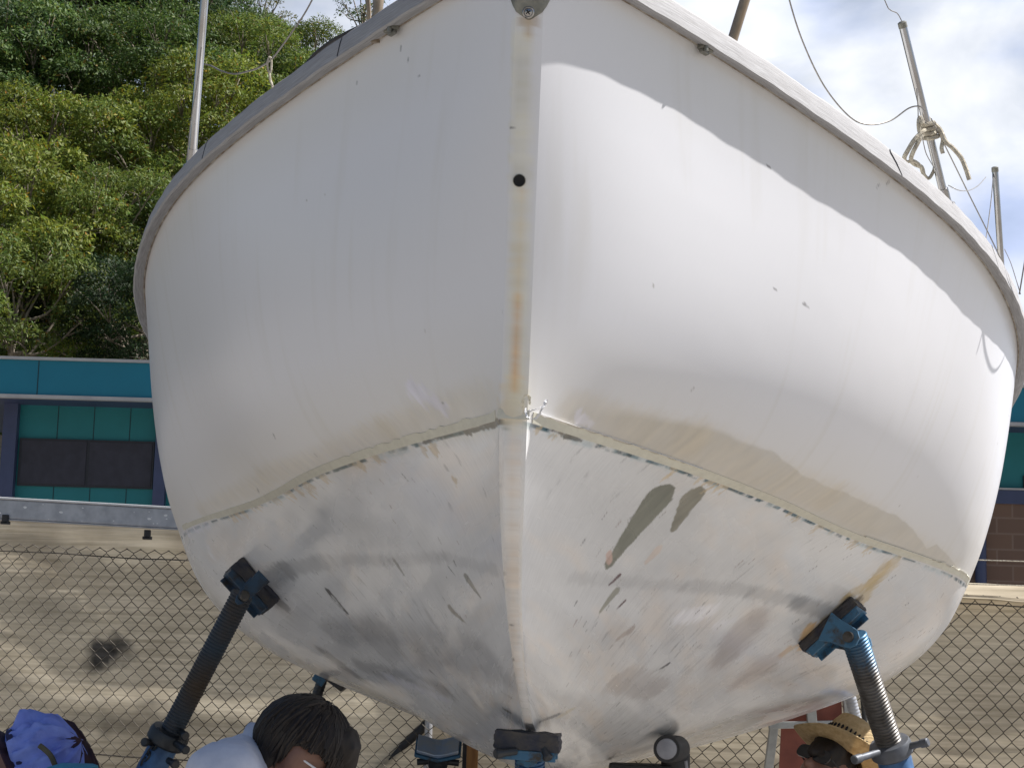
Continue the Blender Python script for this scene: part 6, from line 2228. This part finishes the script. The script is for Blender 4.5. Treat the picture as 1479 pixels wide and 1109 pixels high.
# ------------------------------------------------------------------ trees
def crown_mesh(seed, R, H_, nclump, nleaf, lsize, droop=.5, cr=(.75, 1.1)):
    rnd = np.random.default_rng(seed)
    cl = []
    tries = 0
    while len(cl) < nclump and tries < 4000:
        tries += 1
        w_ = rnd.uniform(0, 2 * math.pi)
        z_ = rnd.uniform(-.55, 1)
        rr = math.sqrt(max(0, 1 - (z_ * .95) ** 2)) * rnd.uniform(.55, 1.0)
        c = np.array([rr * math.cos(w_) * R, rr * math.sin(w_) * R, z_ * H_])
        r = rnd.uniform(*cr)
        if all(np.linalg.norm((c - q) * [1, 1, 1.4]) > .78 * (r + s_) for q, s_ in cl):
            cl.append((c, r))
    V_, F_, C_ = [], [], []
    for c, r in cl:
        n = int(nleaf * (r / .9) ** 2)
        d = rnd.normal(size=(n, 3))
        d /= np.linalg.norm(d, axis=1)[:, None]
        d[:, 2] = np.where(d[:, 2] < -.15, -d[:, 2] * .7, d[:, 2])
        lob = 1 + .35 * (fbm(d * 2.6 + c, 3, seed) - .5) * 2
        rad = r * lob * (1 - np.abs(rnd.normal(size=n)) * .17)
        p = c + d * rad[:, None] * np.array([1.05, 1.05, .80])
        # twiggy sprays hanging below
        dn = rnd.random(n) < .12
        p[dn, 2] -= rnd.random(dn.sum()) * r * .7
        # leaf direction: hang outwards and down
        t = d * .7 + rnd.normal(size=(n, 3)) * .55 + np.array([0, 0, -droop])
        t /= np.linalg.norm(t, axis=1)[:, None]
        nn_ = d * .9 + rnd.normal(size=(n, 3)) * .5 + np.array([0, 0, .35])
        s_ = np.cross(t, nn_)
        s_ /= np.linalg.norm(s_, axis=1)[:, None] + 1e-9
        ln = lsize * rnd.uniform(.7, 1.35, n)[:, None]
        wd = ln * rnd.uniform(.26, .40, n)[:, None]
        b0 = len(V_) and sum(len(x_) for x_ in V_)
        q = np.stack([p - t * ln * .5, p + s_ * wd * .5, p + t * ln * .5, p - s_ * wd * .5], 1)
        V_.append(q.reshape(-1, 3))
        tone = (.70 + .55 * rnd.random(n) * 1.0)[:, None] * (rnd.uniform(.8, 1.2))
        hue = rnd.normal(size=n)[:, None] * .10
        col = tone * np.concatenate([1.0 + hue + .06, np.ones((n, 1)), 1 - hue], 1)
        # young tips are yellower
        yg = (rnd.random(n) < .16)[:, None]
        col = np.where(yg, col * np.array([1.45, 1.22, .85]), col)
        br = (rnd.random(n) < .02)[:, None]
        col = np.where(br, col * np.array([1.9, .85, .7]), col)
        C_.append(np.repeat(col, 4, 0))
    V_ = np.concatenate(V_)
    C_ = np.concatenate(C_)
    nf = len(V_) // 4
    me_ = bpy.data.meshes.new('crown')
    me_.vertices.add(len(V_))
    me_.vertices.foreach_set('co', V_.astype(np.float32).ravel())
    me_.loops.add(nf * 4)
    me_.loops.foreach_set('vertex_index', np.arange(nf * 4, dtype=np.int32))
    me_.polygons.add(nf)
    me_.polygons.foreach_set('loop_start', np.arange(0, nf * 4, 4, dtype=np.int32))
    me_.update(calc_edges=True)
    a2 = me_.color_attributes.new('tone', 'FLOAT_COLOR', 'POINT')
    a2.data.foreach_set('color', np.concatenate([np.clip(C_, .05, 3), np.ones((len(C_), 1))], 1).astype(np.float32).ravel())
    me_.materials.append(M['leaf'])
    return me_, cl


def trunk_mesh(seed, Ht, cl, H_):
    rnd = random.Random(seed)
    mb = MB()
    top = Vector((rnd.uniform(-.4, .4), rnd.uniform(-.4, .4), Ht))
    base = Vector((0, 0, -.6))
    main = curve_pts([base, Vector((rnd.uniform(-.2, .2), rnd.uniform(-.2, .2), Ht * .35)), Vector((top.x * .6, top.y * .6, Ht * .7)), top], 5)
    mb.tube(main, .17, 8, .07)
    for c, r in cl:
        c = Vector(c) + Vector((0, 0, Ht))
        k = rnd.randint(len(main) // 2, len(main) - 1)
        s_ = main[k]
        m_ = s_.lerp(c, .55) + Vector((rnd.uniform(-.3, .3), rnd.uniform(-.3, .3), rnd.uniform(-.4, .1)))
        P = curve_pts([s_, m_, c], 4)
        mb.tube(P, .055, 5, .014)
        for _ in range(3):
            e = c + Vector((rnd.uniform(-1, 1), rnd.uniform(-1, 1), rnd.uniform(-.2, .9))) * r * .8
            mb.tube([P[-3], P[-2].lerp(e, .5) + Vector((0, 0, .05)), e], .018, 4, .006)
    me_ = bpy.data.meshes.new('trunk')
    me_.from_pydata([tuple(v) for v in mb.v], [], mb.f)
    me_.polygons.foreach_set('use_smooth', [True] * len(me_.polygons))
    me_.materials.append(M['bark'])
    return me_


PRO = []
for sd_, R0, H0, nc_, nl_, ls_, dr_, cr_, Ht in ((1, 2.4, 2.0, 20, 1250, .135, .55, (.72, 1.15), 5.2), (2, 2.8, 1.8, 24, 1200, .13, .5, (.70, 1.2), 5.0),
                                                 (3, 2.0, 2.5, 20, 1250, .14, .7, (.70, 1.05), 6.0), (4, 2.5, 1.7, 20, 1150, .13, .4, (.75, 1.25), 4.6)):
    cm_, cl_ = crown_mesh(sd_, R0, H0, nc_, nl_, ls_, dr_, cr_)
    PRO.append((cm_, trunk_mesh(sd_ + 50, Ht, cl_, H0), Ht))
# sparse, twiggy crown for the skyline
cm_, cl_ = crown_mesh(9, 2.0, 2.2, 16, 330, .16, .6, (.5, .85))
PRO.append((cm_, trunk_mesh(77, 5.5, cl_, 2.2), 5.5))

OLV, MID, DRK, YEL, BLU, GRY = (.098, .146, .028, 1), (.066, .120, .028, 1), (.020, .044, .014, 1), (.130, .176, .026, 1), (.056, .108, .038, 1), (.12, .14, .055, 1)
TREES = [
    # px, py of the crown centre, depth, prototype, scale, colour, label
    (28, 462, 37.5, 1, .82, OLV, 'low olive gum tree at the far left just above the roof'),
    (205, 482, 37.2, 0, .70, DRK, 'low dark tree above the roof against the shaded side of the boat'),
    (110, 430, 40.5, 3, .80, DRK, 'dark glossy tree in the hollow above the roof, below the olive crowns'),
    (30, 385, 40, 0, .95, YEL, 'yellow green gum with a rounded crown at the left edge, half way up the hill'),
    (165, 352, 41.5, 1, .80, OLV, 'olive gum with a pale bent branch left of the rub rail'),
    (260, 420, 43, 2, .90, MID, 'mid green tree mostly hidden behind the shaded side of the boat'),
    (45, 262, 44, 1, 1.0, YEL, 'broad sunlit yellow green gum in the middle of the left edge'),
    (185, 258, 45, 3, .95, OLV, 'flat topped olive gum left of the foot of the left stanchion'),
    (300, 215, 46, 0, .95, YEL, 'bright rounded gum directly behind the left stanchion'),
    (100, 160, 49, 2, 1.05, MID, 'large mid green gum in the middle of the upper left'),
    (225, 122, 50, 1, 1.0, MID, 'wide green gum left of the top of the left stanchion'),
    (0, 118, 50, 0, 1.05, BLU, 'bluish green gum at the left edge near the top'),
    (345, 130, 51, 1, .92, OLV, 'olive gum just right of the left stanchion behind the slack wire'),
    (430, 165, 52, 3, .85, MID, 'green gum low behind the shaded rail near the shackle'),
    (60, 42, 55, 1, 1.1, MID, 'green gum high on the hill in the top left corner'),
    (175, 30, 56, 2, 1.1, DRK, 'dark gum with a white forked trunk high on the hill'),
    (268, 48, 56, 0, 1.0, BLU, 'bluish gum at the top of the picture left of the stanchion'),
    (345, 96, 57, 3, .85, MID, 'rounded green gum at the skyline right of the stanchion'),
    (436, 108, 57, 0, .72, OLV, 'olive gum below the patch of open sky behind the shackle'),
    (372, 20, 60, 4, .6, GRY, 'thin twiggy gum at the skyline with sky showing through'),
    (528, 6, 58, 4, .6, MID, 'sparse gum behind the pulpit leg at the top of the rail'),
    (480, 176, 55, 1, .8, MID, 'green gum peeping over the black hose on the rail'),
    (-70, 200, 47, 2, 1.0, MID, 'mid green gum cut by the left edge of the picture'),
    (-60, 20, 57, 3, 1.1, DRK, 'dark gum beyond the top left corner'),
    (235, -25, 64, 1, 1.0, MID, 'green gum on the ridge above the stanchion'),
    (120, -40, 64, 0, 1.15, DRK, 'dark gum on the ridge above the top left'),
]
rt_ = random.Random(12)
for px, py, dp, k, sc_, col, lab in TREES:
    cm_, tm_, Ht = PRO[k]
    p = at(px, py, dp)
    r = empty('gum_tree', (p.x, p.y, p.z - Ht * sc_), lab, 'tree', 'gum trees on the hillside')
    r.rotation_euler = (0, 0, rt_.uniform(0, 6.28))
    r.scale = (sc_, sc_, sc_)
    t_ = bpy.data.objects.new('trunk', tm_)
    COL.objects.link(t_)
    t_.parent = r
    c_ = bpy.data.objects.new('crown', cm_)
    COL.objects.link(c_)
    c_.parent = r
    c_.location = (0, 0, Ht)
    v_ = rt_.uniform(.88, 1.12)
    c_.color = (col[0] * v_, col[1] * v_, col[2] * v_, 1)
# undergrowth between the trunks
rnd = np.random.default_rng(5)
V_, C_ = [], []
nU = 80000
xs = rnd.uniform(-24, 2, nU)
xs[:26000] = rnd.uniform(-46, -15, 26000)
ys = rnd.uniform(34, 68, nU)
zs = np.array([hill_z(x, y) for x, y in zip(xs, ys)]) + rnd.random(nU) ** 1.6 * np.where(xs < -16, 5.5, 2.2)
p = np.stack([xs, ys, zs], -1)
t = rnd.normal(size=(nU, 3)) + [0, 0, -.3]
t /= np.linalg.norm(t, axis=1)[:, None]
s_ = np.cross(t, rnd.normal(size=(nU, 3)))
s_ /= np.linalg.norm(s_, axis=1)[:, None]
ln = .17 * rnd.uniform(.7, 1.4, nU)[:, None]
q = np.stack([p - t * ln * .5, p + s_ * ln * .18, p + t * ln * .5, p - s_ * ln * .18], 1).reshape(-1, 3)
me_ = bpy.data.meshes.new('undergrowth')
me_.vertices.add(len(q))
me_.vertices.foreach_set('co', q.astype(np.float32).ravel())
me_.loops.add(len(q))
me_.loops.foreach_set('vertex_index', np.arange(len(q), dtype=np.int32))
me_.polygons.add(nU)
me_.polygons.foreach_set('loop_start', np.arange(0, len(q), 4, dtype=np.int32))
me_.update(calc_edges=True)
a2 = me_.color_attributes.new('tone', 'FLOAT_COLOR', 'POINT')
cc_ = np.repeat((.7 + .6 * rnd.random(nU))[:, None] * np.array([1.05, 1, .9]), 4, 0)
a2.data.foreach_set('color', np.concatenate([cc_, np.ones((len(q), 1))], 1).astype(np.float32).ravel())
me_.materials.append(M['leaf'])
ug = bpy.data.objects.new('undergrowth', me_)
ug.color = (.05, .078, .024, 1)
COL.objects.link(ug)
tag(ug, 'dark leafy undergrowth covering the slope between the gum trees', 'undergrowth', kind='stuff')
